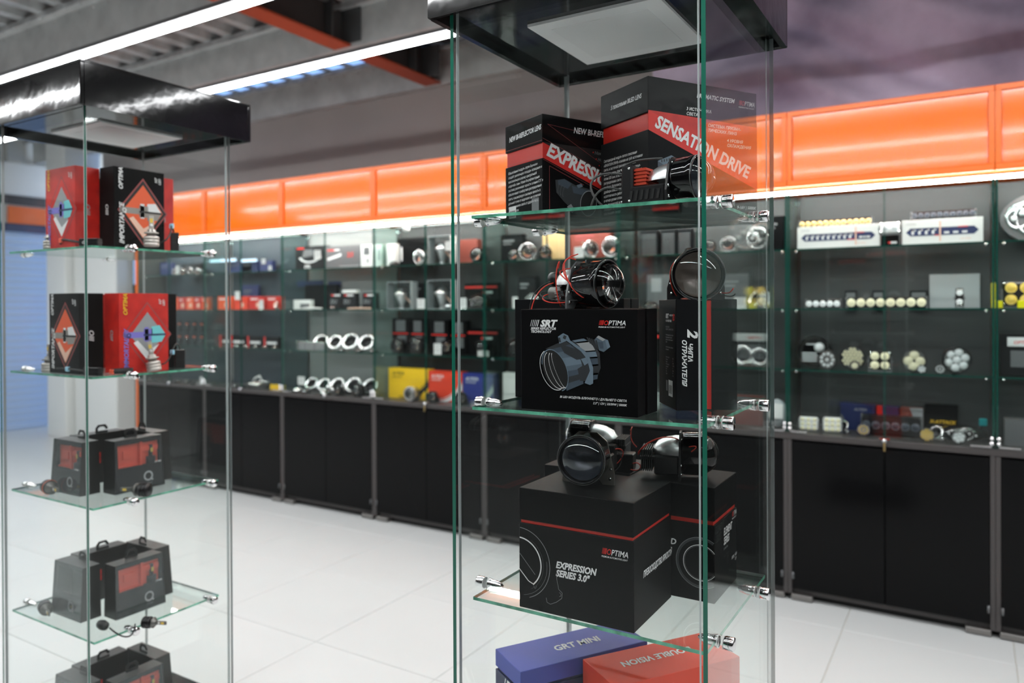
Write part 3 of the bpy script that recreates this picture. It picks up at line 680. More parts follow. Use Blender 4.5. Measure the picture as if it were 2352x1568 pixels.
for a, ts in ((.150, ('BI LED МОДУЛЬ', 'БЛИЖНЕГО | ДАЛЬНЕГО СВЕТА')), (.135, ('Би-светодиодный двухчиповый', 'модуль дневного ближнего', 'дальнего и противотуманного', 'света')), (.112, ('Интеллектуальное управление', 'освещением'))):
    for q, s in enumerate(ts): p.text(s, X, a-q*.0045, .0042, 'p_grey', 1, .0, .0, 0, .8)
for q in range(8): p.text(('Цветовая температура', 'Напряжение', 'Мощность', 'Рабочая температура', 'Диаметр линзы', 'Ресурс', 'Масса', 'Гарантия')[q], X, .093-q*.0045, .0038, 'p_grey', 1, 0, 0, 0, .6); p.text(('5000K', '12V', '45/50W', '-40/+105°C', '2.5"', '50 000 h', 'IP 60', '1 год')[q], X+.046, .092-q*.0045, .0038, 'p_grey', 1, 0, 0, 0, .7)
p.rect(X+.019, X+.047, .022, .052, 'p_white', 1)
for q in range(10): p.rect(X+.022+q*.0022, X+.0228+q*.0022+(.0005 if q % 3 else 0), .027, .043, 'p_black', 2)
p.rect(X+.001, X+.013, .030, .050, 'p_grey2', 1); p.build('back_print', ch)
# --- third shelf
e3 = carton('lens_carton', 'black carton with red band lettered EXPRESSION SERIES under projector lens', (-.489, 1.196), 90, .227, .187, .222, z3_, 'carton_black', band=(.157, .163), inset=.003)
p = PL(.227); optima(p, .168, .127, .0105, 1, True, 'p_white', .78)
p.text('EXPRESSION', .077, .0865, .0165, 'p_white', 1, .04, .25, 0, .86); p.text('SERIES 3.0"', .077, .0715, .0165, 'p_white', 1, .04, .25, 0, .86)
p.arc(0, .083, .0645, .0655, -70, 88, 'p_grey', 1, 30, 1); p.arc(0, .083, .0455, .0478, -50, 88, 'p_white', 1, 30); p.arc(0, .083, .0515, .0519, -60, 60, 'p_grey2', 1, 20); p.arc(0, .083, .0590, .0594, -80, 10, 'p_grey', 1, 20)
p.line([(0, .102), (.034, .066)], .0008, 'p_grey', 1); p.line([(0, .072), (.020, .052), (.032, .047)], .0016, 'p_white', 1); p.line([(.030, .046), (.034, .040), (.038, .046)], .0008, 'p_grey2', 1)
p.line([(.079, .078), (.079, .066), (.083, .048), (.090, .043), (.089, .033), (.078, .024), (.066, .018), (.059, .020), (.057, .028)], .0007, 'p_grey', 1); p.arc(.084, .039, .0032, .0038, -90, 90, 'p_grey', 1, 10)
p.build('front_print', e3)
p = PR(); p.text('ПРЕВОСХОДСТВО ЯРКОСТИ', .042, .082, .0155, 'p_white', 1, .03, .25, 0, .66); p.build('side_print', e3)
el = carton('lens_carton', 'black carton with red band lettered ELEMENT SERIES at the right', (-.408, 1.391), 90, .176, .155, .217, z3_, 'carton_black', band=(.146, .154), inset=.003)
p = PL(.176); p.text('BI LED', .058, .100, .0155, 'p_white', 1, .03, .2, 0, 1); p.text('LENS', .058, .083, .0155, 'p_white', 1, .03, .2, 0, 1)
p.arc(.150, .073, .043, .0475, 58, 302, 'p_dark', 1, 30); p.arc(.150, .073, .0475, .0482, 58, 302, 'p_grey', 2, 30); p.arc(.150, .073, .0330, .0342, 38, 322, 'p_white', 2, 30); p.arc(.150, .073, .0312, .0316, 38, 322, 'p_grey', 2, 30)
p.build('front_print', el)
p = PR(); p.text('ELEMENT', .060, .112, .020, 'p_white', 1, .03, .2, 0, .7); p.text('SERIES', .060, .094, .020, 'p_white', 1, .03, .2, 0, .7); p.text('bi led lens', .060, .084, .008, 'p_grey', 1, 0, 0, 0, .9); optima(p, .120, .150-.016, .010, 1, True, 'p_white', .55); p.text('5000K | 45W', .115, .05, .009, 'p_white', 1, 0, .2, 0, .8); p.text('3.0"', .14, .042, .007, 'p_white', 1); p.build('side_print', el)
th = carton('lens_carton', 'black carton at the back left of the third shelf', (-.592, 1.430), 92, .196, .145, .215, z3_, 'carton_dark', band=(.150, .156), inset=.003)
# --- fourth shelf
bl = carton('lens_carton', 'blue carton lettered GRT MINI on the lowest visible shelf', (-.737, 1.234), 58.1, .112, .300, .230, z4_, 'carton_navy', band=(.19, .196), bandm='carton_navy', mt2='carton_blue', inset=.004)
p = PT(.230, .116); p.text('GRT MINI', .105, .045, .030, 'p_white', 1, .03, .15, 0, .85); p.build('top_print', bl)
p = PR(); p.text('ALTEZA MINI GTR', .030, .168, .0125, 'p_white', 1, .01, .3, 0, 1); p.text('МОДУЛИ / СВЕТОВЫЕ ЛИНЗЫ', .030, .150, .0115, 'p_white', 1, .01, .3, 0, .9); p.text('ДАЛЬНЕГО / БЛИЖНЕГО', .030, .132, .0115, 'p_white', 1, .01, .3, 0, .9); p.build('front_print', bl)
p = PL(.116); p.poly([(.024, 0), (.116, 0), (.116, .190), (.060, .190), (.036, .12)], 'p_white', 1); p.line([(.020, .05), (.040, .15), (.052, .19)], .003, 'p_white', 1); p.line([(.052, .03), (.066, .14), (.078, .19)], .002, 'p_navy', 2); p.build('side_print', bl)
og = carton('lens_carton', 'orange-red carton lettered DOUBLE VISION on the lowest visible shelf', (-.558, 1.275), 55.5, .122, .290, .230, z4_, 'carton_tomato', mt2='carton_orange')
p = PT(.230, .122); p.text('DOUBLE VISION', .225, .078, .027, 'p_white', 1, .03, .15, 180, .85); p.build('top_print', og)
p = PR(); p.text('К', .10, .188, .03, 'p_white', 1, .05, .3); p.build('front_print', og)
# ================================================================ projector lenses (axis along local -y)
def projector(label, loc, rz, R=.041, za=.048, kind='plain', inner='lens_in', brk='black_plastic', wires=(), dh=.024, sl=.040, plate=True, glassm='lens', group='projector lenses in the big tower'):
    t = thing('projector_lens', label, 'lens', loc, rz, group); o = (0, 0, za)
    MB().lathe(([(R*.97, .004)] if glassm == 'lens' else [])+dome(R*.97, dh, 9), 40, 0, True, 'Y', glassm == 'lens', o).build('lens', glassm, t, fix=(glassm == 'lens'))
    MB().lathe([(R*.93, .0055), (R*.84, .018), (R*.66, .029), (R*.42, .036), (R*.2, .039), (.0, .040)], 32, 0, True, 'Y', False, o).build('inner_cup', inner, t, fix=False)
    sh = MB().lathe([(R*.975, .012), (R*.975, -.003), (R*1.0, -.0055), (R*1.07, -.004), (R*1.09, .002), (R*1.07, .007), (R*1.05, .010), (R*1.05, sl-.004), (R*1.0, sl), (R*.95, sl+.002)], 44, 0, True, 'Y', False, o)
    sh = sh.build('shroud', 'black_gloss', t)
    MB().torus(R*1.075, .0006, 'Y', (0, -.0035, za), 44, 6).build('rim_line', 'steel_grey', sh)
    y = sl+.002
    if plate:
        r = R*1.22; m = MB(); cz = za
        m.prism([(-r*.98, 0), (-r*.98, .022), (-r*.72, cz+r*.55), (-r*.35, cz+r*.86), (r*.35, cz+r*.86), (r*.72, cz+r*.55), (r*.98, .022), (r*.98, 0), (r*.55, 0), (r*.4, .010), (-r*.4, .010), (-r*.55, 0)], y, y+.004)
        pb = m.build('bracket', brk, t)
        m = MB()
        for sx in (-1, 1):
            m.cyl((sx*r*.82, y-.002, .012), .003, .003, 'Y', 10); m.cyl((sx*r*.86, y-.002, .03), .0024, .003, 'Y', 10); m.cyl((sx*r*.5, y-.002, cz+r*.62), .0024, .003, 'Y', 10)
        m.build('screw', 'chrome', pb)
    y += .004
    MB().lathe([(R*.86, y), (R*.86, y+.008), (R*.78, y+.025), (R*.58, y+.042), (R*.25, y+.052), (0, y+.054)], 28, 0, True, 'Y', False, o, 0, 180).build('reflector', 'alu', t)
    if kind == 'plain':
        MB().box(-R*.9, R*.9, y, y+.048, za-R*.95, za-.001, b=.003).build('lower_housing', 'black_plastic', t)
        m = MB()
        for k in range(6): m.box(-R*.85, R*.85, y+.052+k*.004, y+.0535+k*.004, za-R*.8, za+R*.25)
        m.box(-R*.8, R*.8, y+.046, y+.075, za-R*.25, za-R*.1).build('heat_sink', 'black_matte', t)
    elif kind == 'bulbs':
        MB().lathe([(R*.9, y+.002), (R*.88, y+.02), (R*.7, y+.036), (R*.3, y+.044), (0, y+.046)], 24, 0, True, 'Y', False, (0, 0, za-.012), 180, 360).build('lower_housing', 'black_gloss', t)
        m = MB(); m.lathe([(0, y+.030), (.016, y+.030), (.017, y+.042), (.013, y+.046), (.013, y+.062), (0, y+.062)], 24, 0, True, 'Y', False, (-.012, 0, za-.016)); b = m.build('bulb_base', 'alu_dark', t)
        m = MB()
        for k in range(18):
            a = 2*math.pi*k/18; m.box(-.012+.0165*math.cos(a)-.0012, -.012+.0165*math.cos(a)+.0012, y+.031, y+.041, za-.016+.0165*math.sin(a)-.0012, za-.016+.0165*math.sin(a)+.0012)
        m.build('knurl', 'alu', b)
        MB().lathe([(.0, y+.035), (.013, y+.035), (.013, y+.050), (.010, y+.052), (.010, y+.066), (.014, y+.066), (.014, y+.082), (.011, y+.084), (.011, y+.066)], 20, 0, True, 'Y', False, (.012, 0, za+.012)).build('cap_socket', 'black_plastic', t)
        MB().box(-R*.75, R*.75, y-.030, y-.006, za-R*.55, za-R*.15, b=.003).build('solenoid', 'steel_grey', t)
        MB().prism([(-.012, za+R*1.1), (.03, za+R*1.1), (.034, za+R*.8), (.034, za+R*.6), (-.016, za+R*.6)], y-.022, y-.018).build('top_bracket', 'black_plastic', t)
    elif kind == 'vent':
        h = MB().box(-R*.92, R*.92, y+.004, y+.085, .001, za-.008, b=.003).build('lower_housing', 'black_plastic', t)
        for sx in (-1, 1):
            m = MB()
            for k in range(6): m.prism([(y+.012+k*.0105, .027), (y+.017+k*.0105, .027), (y+.020+k*.0105, .010), (y+.015+k*.0105, .010)], sx*(R*.92+.0003), sx*(R*.92+.0012), 'X')
            m.build('vent_slot', 'p_black', h)
        m = MB()
        for k in range(5): m.box(-R*.75, R*.75, y+.042, y+.066, za-.006+k*.0062, za-.0025+k*.0062)
        m.box(-R*.7, R*.7, y+.044, y+.064, za-.006, za+.024); m.build('heat_sink', 'heat_red', t)
        fb = MB().box(-R*.95, R*.95, y+.066, y+.088, .004, za+.030, b=.003).build('fan_box', 'black_plastic', t)
        m = MB(); m.torus(.026, .003, 'Y', (0, y+.089, .040), 24, 6)
        for k in range(7):
            a = 2*math.pi*k/7; m.box(.013*math.cos(a)-.006, .013*math.cos(a)+.006, y+.088, y+.0895, .040+.013*math.sin(a)-.002, .040+.013*math.sin(a)+.002)
        m.build('fan', 'black_matte', fb)
        m = MB()
        for sx in (-1, 1):
            for z in (.01, za+.024): m.cyl((sx*R*.8, y+.087, z), .0026, .003, 'Y', 10); m.cyl((sx*R*.96-.001, y+.072, z), .0024, .003, 'X', 10)
        m.build('screw', 'chrome', fb)
    for pts, mt, r in wires:
        MB().tube(pts, r, 6).build('wire', mt, t)
    return t
def bez(a, b, c, d, n=10):
    a, b, c, d = map(Vector, (a, b, c, d)); return [a*(1-s)**3+b*3*s*(1-s)**2+c*3*s*s*(1-s)+d*s**3 for s in (i/n for i in range(n+1))]
top3 = z3_+.222
wr1 = [(bez((.02, .10, .05), (.06, .12, .07), (.05, .15, .03), (.02, .13, .012)), 'wire_red', .0011), (bez((.015, .10, .05), (.05, .13, .06), (.05, .14, .02), (.03, .12, .008)), 'wire_black', .0011)]
projector('round projector lens facing the viewer on the EXPRESSION SERIES carton', (-.612, 1.247, top3), 9, .0425, .0525, 'plain', 'lens_in', 'bracket', wr1, .017, glassm='lens_clear')
wr2 = [(bez((-.02+k*.002, .045, .075), (-.025, .07, .09), (-.03, .11, .075), (-.032, .125, .045+k*.002)), 'wire_red', .001) for k in range(3)]+[(bez((-.03, .045, .06), (-.04, .02, .068), (-.044, .0, .075), (-.045, .022, .058)), m_, .001) for m_ in ('wire_black', 'wire_red')]
projector('projector lens lying sideways with a bulging clear lens on the ELEMENT carton', (-.452, 1.468, z3_+.217), 106, .0405, .0465, 'plain', 'lens_in', 'black_plastic', wr2, .030)
L6 = projector('projector lens half hidden behind another on the back left carton', (xu(1318, 1.485, -.3), 1.485, z3_+.215), -78, .040, .050, 'plain', 'lens_in', 'black_plastic', [(bez((-.03, .12, .07), (-.05, .13, .09), (-.06, .10, .05), (-.05, .13, .03)), 'wire_red', .001)], .02)
dv = MB().box(-.024, .024, -.018, .018, 0, .036, b=.002).build('driver_box', 'black_plastic'); dv.location = (xu(1428, 1.455, -.3), 1.462, z3_+.215); dv.rotation_euler = (0, 0, math.radians(12))
tagit(dv, 'small black driver box with red lead beside the rear lens', 'driver')
MB().tube(bez((.024, -.018, .018), (.045, -.03, .03), (.05, -.03, .0), (.02, -.022, .006)), .0012).build('lead', 'wire_red', dv); MB().cyl((.025, -.006, .016), .0022, .002, 'X', 8).build('screw', 'chrome', dv)
w3 = []
for k, (a, b) in enumerate(((.055, .09), (.05, .10), (.06, .075))):
    w3.append((bez((-.03, .02+.004*k, .018), (-.05, .05, .02+.02*k), (-.045, .09+.01*k, .11-.02*k), (-.02, a, b)), 'wire_red', .0012))
w3 += [(bez((-.035, .085, .075), (-.05, .06, .11), (-.045, .10, .06), (-.04, .075, .004)), 'wire_red', .0012), (bez((.01, .125, .055), (-.02, .15, .05), (-.03, .165, .02), (-.03, .16, -.01)), 'wire_black', .0012),
       (bez((.008, .122, .05), (-.02, .14, .05), (-.035, .150, .02), (-.035, .155, -.012)), 'wire_red', .0012), (bez((-.012, .11, .03), (-.04, .15, .04), (-.05, .13, .01), (-.035, .04, .015)), 'wire_black', .0012), (bez((-.012, .108, .028), (-.04, .14, .03), (-.05, .12, .004), (-.04, .06, .012)), 'wire_red', .0012)]
projector('projector lens trailing red wires on top of the SRT carton', (xu(1393, 1.25, .03), 1.252, z2_+.187), 78, .0405, .0445, 'bulbs', 'lens_in', 'steel_grey', w3, .031, .052)
w4 = [(bez((.045, .03, .012), (.06, .02, .01), (.058, .012, .012), (.064, .010, .020)), 'wire_red', .0012), (bez((.045, .03, .008), (.06, .02, .004), (.064, .014, .004), (.068, .012, .01)), 'wire_black', .0013), (bez((-.04, .028, .07), (-.052, .03, .06), (-.052, .03, .03), (-.036, .03, .006)), 'wire_red', .001)]
projector('large round projector lens on the carton with Russian lettering', (xu(1604, 1.352, .06), 1.352, z2_+.203), 24, .0445, .0455, 'plain', 'lens_in_brown', 'black_matte', w4, .014, glassm='lens_clear')
w5 = [(bez((-.01, .13, .06), (-.02, .19, .08), (-.035, .22, .05), (-.03, .165, .003)), 'wire_grey', .0022), (bez((-.02, .13, .03), (-.03, .17, .05), (-.04, .18, .03), (-.036, .19, .002)), 'wire_grey', .002), (bez((-.01, .06, .082), (-.015, .1, .085), (-.02, .13, .085), (-.01, .145, .062)), 'wire_grey', .002)]
projector('projector lens with red heat sink and slotted side on the top shelf', (-.398, 1.262, z1_), 84, .036, .043, 'vent', 'lens_in', 'black_plastic', w5, .030, .034, glassm='lens_clear')
# ================================================================ tower at the left
def bulbprint(p, w, h, red):
    """printed LED bulb over a diamond"""
    cx, cy = w*.56, h*.47; d = w*.40; D = h*.34
    body, hi, dk = ('p_lilac', 'p_cyan', 'p_navy') if red else ('p_brown', 'p_white', 'p_black')
    a, b = ('p_pink', 'p_grey') if red else ('p_orange', 'p_peach')
    for k_, (s, m) in enumerate(((1.25, 'p_pink'), (1.17, 'carton_facet' if red else 'p_black'), (.86 if red else 1.0, b if red else a))):
        p.poly([(cx-d*s, cy), (cx, cy-D*s), (cx+d*s, cy), (cx, cy+D*s)], m, 1+k_)
    p.poly([(cx-d*.7, cy-D*.28), (cx-.0, cy-D*.97), (cx+d*.6, cy-D*.35), (cx, cy-D*.62), (cx-d*.5, cy-D*.2)], 'p_white' if red else b, 4)
    y = cy+h*.005
    p.rect(w*.10, cx-d*.1, y-h*.04, y+h*.035, body, 5); p.rect(cx-d*.2, cx+d*.25, y-h*.075, y+h*.07, body, 6); p.rect(cx-d*.15, cx+d*.05, y-h*.09, y+h*.095, hi if not red else body, 6)
    p.poly([(cx+d*.2, y-h*.11), (cx+d*.72, y-h*.10), (w*.93, y), (cx+d*.62, y+h*.115), (cx+d*.2, y+h*.10)], hi, 6); p.poly([(cx+d*.2, y-h*.11), (cx+d*.72, y-h*.10), (w*.93, y-h*.01), (cx+d*.2, y-h*.01)], body if not red else hi, 7)
    p.rect(cx-d*.2, w*.94, y-h*.018, y+h*.006, dk, 8); p.text('Q', w*.14, y-h*.03, h*.075, hi if not red else 'p_navy', 7, .03, 0)
    p.text('OPTIMA', w*.16, h*.72, h*.075, 'p_white' if not red else 'p_yellow', 5, .03, .25, 90, 1)
    p.text('H7', w*.85, h*.86, h*.05, 'p_white', 5, .02, .2, 90); p.text('LED', w*.92, h*.84, h*.045, 'p_white', 5, .02, .2, 90)
    p.text('IMMORTALITY' if red else 'IMPORTANCE', w*.18, h*.05, h*.085, 'p_lilac' if red else 'p_white', 5, .03, .25, 90, .9 if red else .95)
BW, BD, BH = .158, .072, .235
def bulbcarton(label, x, y, z, face, red, sidelogo=True):
    """face: 's' front towards -y, 'e' towards +x, 'n', 'w'"""
    rz = {'s': 0, 'e': 90, 'n': 180, 'w': 270}[face]
    t = thing('bulb_carton', label, 'box', (x, y, z), rz, 'bulb cartons in the left tower')
    mt = 'carton_facet' if red else 'carton_black'
    MB().box(-BW/2, BW/2, -BD/2, BD/2, 0, BH, b=.0008).build('carton', mt, t)
    p = Print((-BW/2, -BD/2, 0), (1, 0, 0), (0, 0, 1), (0, -1, 0)); bulbprint(p, BW, BH, red); p.build('front_print', t)
    for s in (-1, 1):
        p = Print((s*BW/2, -s*BD/2 if s > 0 else BD/2, 0), (0, s, 0), (0, 0, 1), (s, 0, 0)); ink = 'p_grey' if red else 'p_white'
        p.text('IIIO', BD*.60, BH*.40, .020, ink, 1, .02, .2, 90, 1); p.build('side_print', t)
    return t
for z, reds, w_ in ((z1_, (1, 0, 1, 0), 'upper'), (z2_, (0, 1, 0, 1), 'second')):
    o_ = 0 if z > 0 else .008
    bulbcarton(f"{'red' if reds[0] else 'black'} bulb carton facing front on the {w_} shelf of left tower", -2.270-.0*o_, 1.226+o_, z, 's', reds[0])
    bulbcarton(f"{'red' if reds[1] else 'black'} bulb carton facing right on the {w_} shelf of left tower", -2.142-o_, 1.334+2*o_, z, 'e', reds[1])
    bulbcarton(f"{'red' if reds[2] else 'black'} bulb carton at the back right of the {w_} left-tower shelf", -2.255, 1.456+o_, z, 'n', reds[2])
    bulbcarton(f"{'red' if reds[3] else 'black'} bulb carton at the back left of the {w_} left-tower shelf", -2.385, 1.345+o_, z, 'w', reds[3])
def led_bulb(label, loc, rz=0., tilt=None, s=1., dark=False, ring='alu_bulb', cap=None):
    t = thing('led_bulb', label, 'bulb', loc, rz, 'LED car bulbs in the left tower')
    if tilt: t.rotation_euler = tilt
    a = 'black_plastic' if dark else 'alu_bulb'
    m = MB(); m.lathe([(0, 0), (.019*s, 0), (.0205*s, .003*s), (.0205*s, .009*s), (.019*s, .010*s), (.0205*s, .011*s), (.0205*s, .018*s), (.019*s, .019*s), (.0205*s, .020*s), (.0205*s, .027*s), (.016*s, .030*s), (.012*s, .031*s), (.012*s, .036*s)], 24, 0, True, 'Z'); m.build('heat_sink', a, t)
    MB().lathe([(.012*s, .036*s), (.019*s, .037*s), (.019*s, .040*s), (.011*s, .042*s), (.011*s, .048*s), (.007*s, .050*s)], 22, 0, True, 'Z').build('collar', ring, t)
    st = MB().box(-.0065*s, .0065*s, -.003*s, .003*s, .048*s, .088*s, b=.001).build('stem', a if not dark else 'alu_dark', t)
    MB().box(-.004*s, .004*s, -.0036*s, -.003*s, .068*s, .080*s).box(-.004*s, .004*s, .003*s, .0036*s, .068*s, .080*s).build('chip', 'led_yellow', st)
    MB().cyl((0, -.0041*s, .060*s), .0045*s, .001*s, 'Y', 12).build('badge', 'plastic_white', st)
    if cap: MB().torus(.0205*s, .0016, 'Z', (0, 0, .024*s), 20, 6).build('gasket', cap, t)
    return t
def driver(label, loc, rz, sz=(.03, .018, .052), logo=True):
    t = thing('bulb_driver', label, 'driver', loc, rz, 'bulb drivers in the left tower'); a, b, c = sz
    MB().box(-a/2, a/2, -b/2, b/2, 0, c, b=.002).build('case', 'black_plastic', t); MB().box(-a/2-.0004, a/2+.0004, -b/2-.0004, b/2+.0004, c*.45, c*.45+.001).build('seam', 'p_dark', t)
    if logo:
        p = Print((-a/2, -b/2, 0), (1, 0, 0), (0, 0, 1), (0, -1, 0)); p.text('OIII', a*.18, c*.3, c*.5 if c < a else a*.3, 'p_white', 1, .02, .25); p.build('logo', t)
    return t
def lead(label, pts, r=.0022, tag_=None, at=.5):
    o = bpy.data.objects.new('bulb_lead', None); COL.objects.link(o); o.location = pts[0]; tagit(o, label, 'cable', 'bulb leads in the left tower')
    q = [Vector(p)-Vector(pts[0]) for p in pts]; MB().tube(q, r, 7).build('cable', 'wire_black', o)
    if tag_:
        k = q[int(at*(len(q)-1))]; MB().box(k.x-.007, k.x+.009, k.y-.004, k.y+.004, k.z-.008, k.z+.006, b=.002).build('tag', tag_, o)
    return o
led_bulb('upright LED bulb in front of the upper black carton', (xu(348, 1.30, .18), 1.30, z1_), 60)
driver('black driver box standing at the right of the upper shelf', (xu(401, 1.44, .2), 1.44, z1_), 60, (.024, .02, .056), False)
xa, xb = xu(352, 1.31, .2), xu(398, 1.44, .2)
lead('looped black lead with pale blue tag on the upper shelf', bez((xa+.02, 1.32, z1_+.012), (xa+.045, 1.36, z1_+.03), (xb+.0, 1.42, z1_+.12), (xb+.004, 1.44, z1_+.058), 16), .0024, 'tag_blue', .6)
led_bulb('upright LED bulb at the left end of the upper shelf', (xu(117, 1.20, .18), 1.198, z1_), -10, None, .9)
driver('black driver box with white logo lying on the upper shelf', (xu(206, 1.195, .19), 1.1975, z1_), 20, (.062, .02, .022))
lead('black lead with coral tag lying on the upper shelf', bez((xu(140, 1.19, .18), 1.19, z1_+.012), (xu(135, 1.19, .18), 1.185, z1_+.035), (xu(160, 1.19, .18), 1.19, z1_+.02), (xu(186, 1.19, .18), 1.19, z1_+.012), 12), .0034, 'tag_coral', .3)
led_bulb('upright dark LED bulb at the left end of the second shelf', (xu(112, 1.205, -.19), 1.205, z2_), 0, None, .95, False, 'alu_dark')
led_bulb('tilted LED bulb in front of the second-shelf red carton', (xu(355, 1.36, -.19), 1.36, z2_+.003), 60, (math.radians(-4), math.radians(-9), math.radians(60)))
driver('black driver box standing at the right of the second shelf', (xu(413, 1.49, -.19), 1.49, z2_), 60, (.03, .022, .058), False)
lead('looped black lead with pale blue tag on the second shelf', bez((xu(372, 1.38, -.18), 1.38, z2_+.022), (xu(398, 1.42, -.18), 1.42, z2_+.02), (xu(400, 1.45, -.1), 1.45, z2_+.12), (xu(414, 1.48, -.1), 1.48, z2_+.06), 16), .0022, 'tag_blue', .45)
lead('straight black lead with pale blue tag on the second shelf', bez((xu(130, 1.2, -.18), 1.2, z2_+.014), (xu(150, 1.195, -.18), 1.195, z2_+.016), (xu(175, 1.195, -.18), 1.192, z2_+.016), (xu(196, 1.195, -.18), 1.194, z2_+.012), 10), .0026, 'tag_blue', .4)
driver('black driver box lying behind the corner of the second shelf', (xu(214, 1.20, -.19), 1.20, z2_), 10, (.055, .02, .024), False)
lead('thick black sleeve with coral tag on the second shelf', bez((xu(252, 1.24, -.18), 1.245, z2_+.009), (xu(262, 1.25, -.18), 1.25, z2_+.009), (xu(285, 1.28, -.18), 1.28, z2_+.009), (xu(306, 1.30, -.18), 1.30, z2_+.009), 8), .0085, 'tag_coral', .0)
# retail cases
CW, CD_, CH = .162, .062, .158
def bulbcase(label, x, y, z, rz, red=True, tab=True):
    t = thing('bulb_case', label, 'case', (x, y, z), rz, 'clear-fronted bulb cases in the left tower')
    w, d, h = CW/2, CD_/2, CH; k = .010                    # front leans back a little
    m = MB(); t_ = .002
    m._add([(-w, -d, 0), (w, -d, 0), (w, d, 0), (-w, d, 0), (-w+.004, -d+k, h), (w-.004, -d+k, h), (w-.004, d, h), (-w+.004, d, h)], [(0, 3, 2, 1), (4, 5, 6, 7), (1, 2, 6, 5), (2, 3, 7, 6), (3, 0, 4, 7)])
    m.build('shell', 'case_shell', t)
    iz = h*.46
    # dark tray behind the window: lower half, frame strips, red insert with divider and blocks
    f = lambda z, o=0.: -d+k*z/h+o
    m = MB(); m._add([(-w+.003, f(0, .004), .002), (w-.003, f(0, .004), .002), (w-.004, f(iz, .004), iz), (-w+.004, f(iz, .004), iz)], [(0, 1, 2, 3)])
    m._add([(-w+.004, f(iz, .005), iz), (-w+.016, f(iz, .005), iz), (-w+.016, f(h, .005), h-.002), (-w+.006, f(h, .005), h-.002)], [(0, 1, 2, 3)]); m._add([(w-.012, f(iz, .005), iz), (w-.004, f(iz, .005), iz), (w-.006, f(h, .005), h-.002), (w-.012, f(h, .005), h-.002)], [(0, 1, 2, 3)])
    m._add([(-w+.006, f(h-.016, .005), h-.016), (w-.006, f(h-.016, .005), h-.016), (w-.006, f(h, .005), h-.002), (-w+.006, f(h, .005), h-.002)], [(0, 1, 2, 3)])
    m.build('tray', 'carton_dark', t, fix=False)
    if red:
        i_ = MB(); y0 = f(h, .013); i_.box(-w+.014, w-.010, y0, y0+.002, iz, h-.014).box(-.004+.01, .004+.01, f(h, .003), y0, iz, h-.014).box(-w+.014, .006, f(iz, .012), y0, iz, iz+.004).box(-.045, -.012, y0-.006, y0, h-.060, h-.036).box(.014, w-.012, y0-.006, y0, h-.045, h-.030)
        ins = i_.build('insert', 'insert_red', t)
        MB().cyl((.045, y0-.004, iz), .014, .022, 'Z', 16).cyl((.045, y0-.004, iz+.022), .006, .035, 'Z', 10).build('packed_bulb', 'black_plastic', t); MB().box(.041, .049, y0-.0108, y0-.0102, iz+.035, iz+.048).build('packed_chip', 'led_yellow', t)
    wn = MB(); wn._add([(-w+.001, -d-.0005, .001), (w-.001, -d-.0005, .001), (w-.005, -d+k-.0005, h-.001), (-w+.005, -d+k-.0005, h-.001)], [(0, 1, 2, 3)]); wo = wn.build('window', 'blister', t, fix=False)
    so = wo.modifiers.new('t', 'SOLIDIFY'); so.thickness = .0006
    n = Vector((0, -1, k/h)).normalized(); up = Vector((0, k/h, 1)).normalized()
    p = Print((-w, -d-.0008, 0), (1, 0, 0), tuple(up), tuple(n)); p.arc(CW*.66, h*.24, .010, .0155, -35, 305, 'p_grey' if red else 'p_grey2', 1, 24); p.poly([(CW*.66+.008, h*.24-.004), (CW*.66+.017, h*.24-.013), (CW*.66+.012, h*.24-.016), (CW*.66+.005, h*.24-.009)], 'p_grey' if red else 'p_grey2', 1)
    if red: p.text('OPTIMA', CW*.80, h*.475, .006, 'p_white', 1, .02, .25); p.text('STAR', CW*.60, h*.08, .009, 'p_grey2', 1)
    p.build('logo', t)
    for s in (-1, 1):
        p = Print((s*(w-.0005), -s*d if s > 0 else d, 0), (0, s, 0), (0, 0, 1), (s, 0, 0))
    p = Print((w, d, 0), (-1, 0, 0), (0, 0, 1), (0, 1, 0)); p.rect(.045, .072, h*.52, h*.62, 'p_red', 1); p.rect(.045, .072, h*.40, h*.51, 'p_red', 1); p.disc(.0585, h*.57, .005, 'p_black', 2); p.build('rear_label', t)
    if tab:
        m = MB(); m.prism([(-.020, 0), (.020, 0), (.020, .016), (.012, .026), (-.012, .026), (-.020, .016), (-.020, .010), (-.012, .010), (-.012, .014), (-.006, .019), (.006, .019), (.012, .014), (.012, .006), (-.020, .006)], d-.010, d-.009); m.v = [(a, b, c+h) for a, b, c in m.v]; m.build('hanging_tab', 'black_matte', t)
    return t
for z, w_, back in ((z3_, 'third', True), (z4_, 'fourth', True), (z5_, 'lowest', True)):
    bulbcase(f'clear-fronted bulb case facing front on the {w_} shelf of left tower', -2.328, 1.258, z, 0, z == z3_)
    bulbcase(f'red-lined clear bulb case facing right on the {w_} shelf of left tower', -2.205, 1.373, z, 90)
    bulbcase(f'black bulb case turned away at back of the {w_} left-tower shelf', -2.309, 1.485, z, 180)
    bulbcase(f'black bulb case at the back left of the {w_} left-tower shelf', -2.403, 1.372, z, 270)
def lying(label, u, y, z, az, s=1., dark=True, cap=None, r=.0205):
    t = led_bulb(label, (xu(u, y, z), y, z+r*s), 0, (0, math.radians(90), math.radians(az)), s, dark, 'alu_dark', cap); return t
lying('black LED bulb with orange ring lying on the third shelf', 108, 1.205, z3_, -8, 1., True, 'p_orange')
lying('black LED bulb pointing left on the third shelf edge', 343, 1.335, z3_, 208, 1.)
lying('black ribbed LED bulb lying at the front left of the fourth shelf', 102, 1.215, z4_, -18, .95)
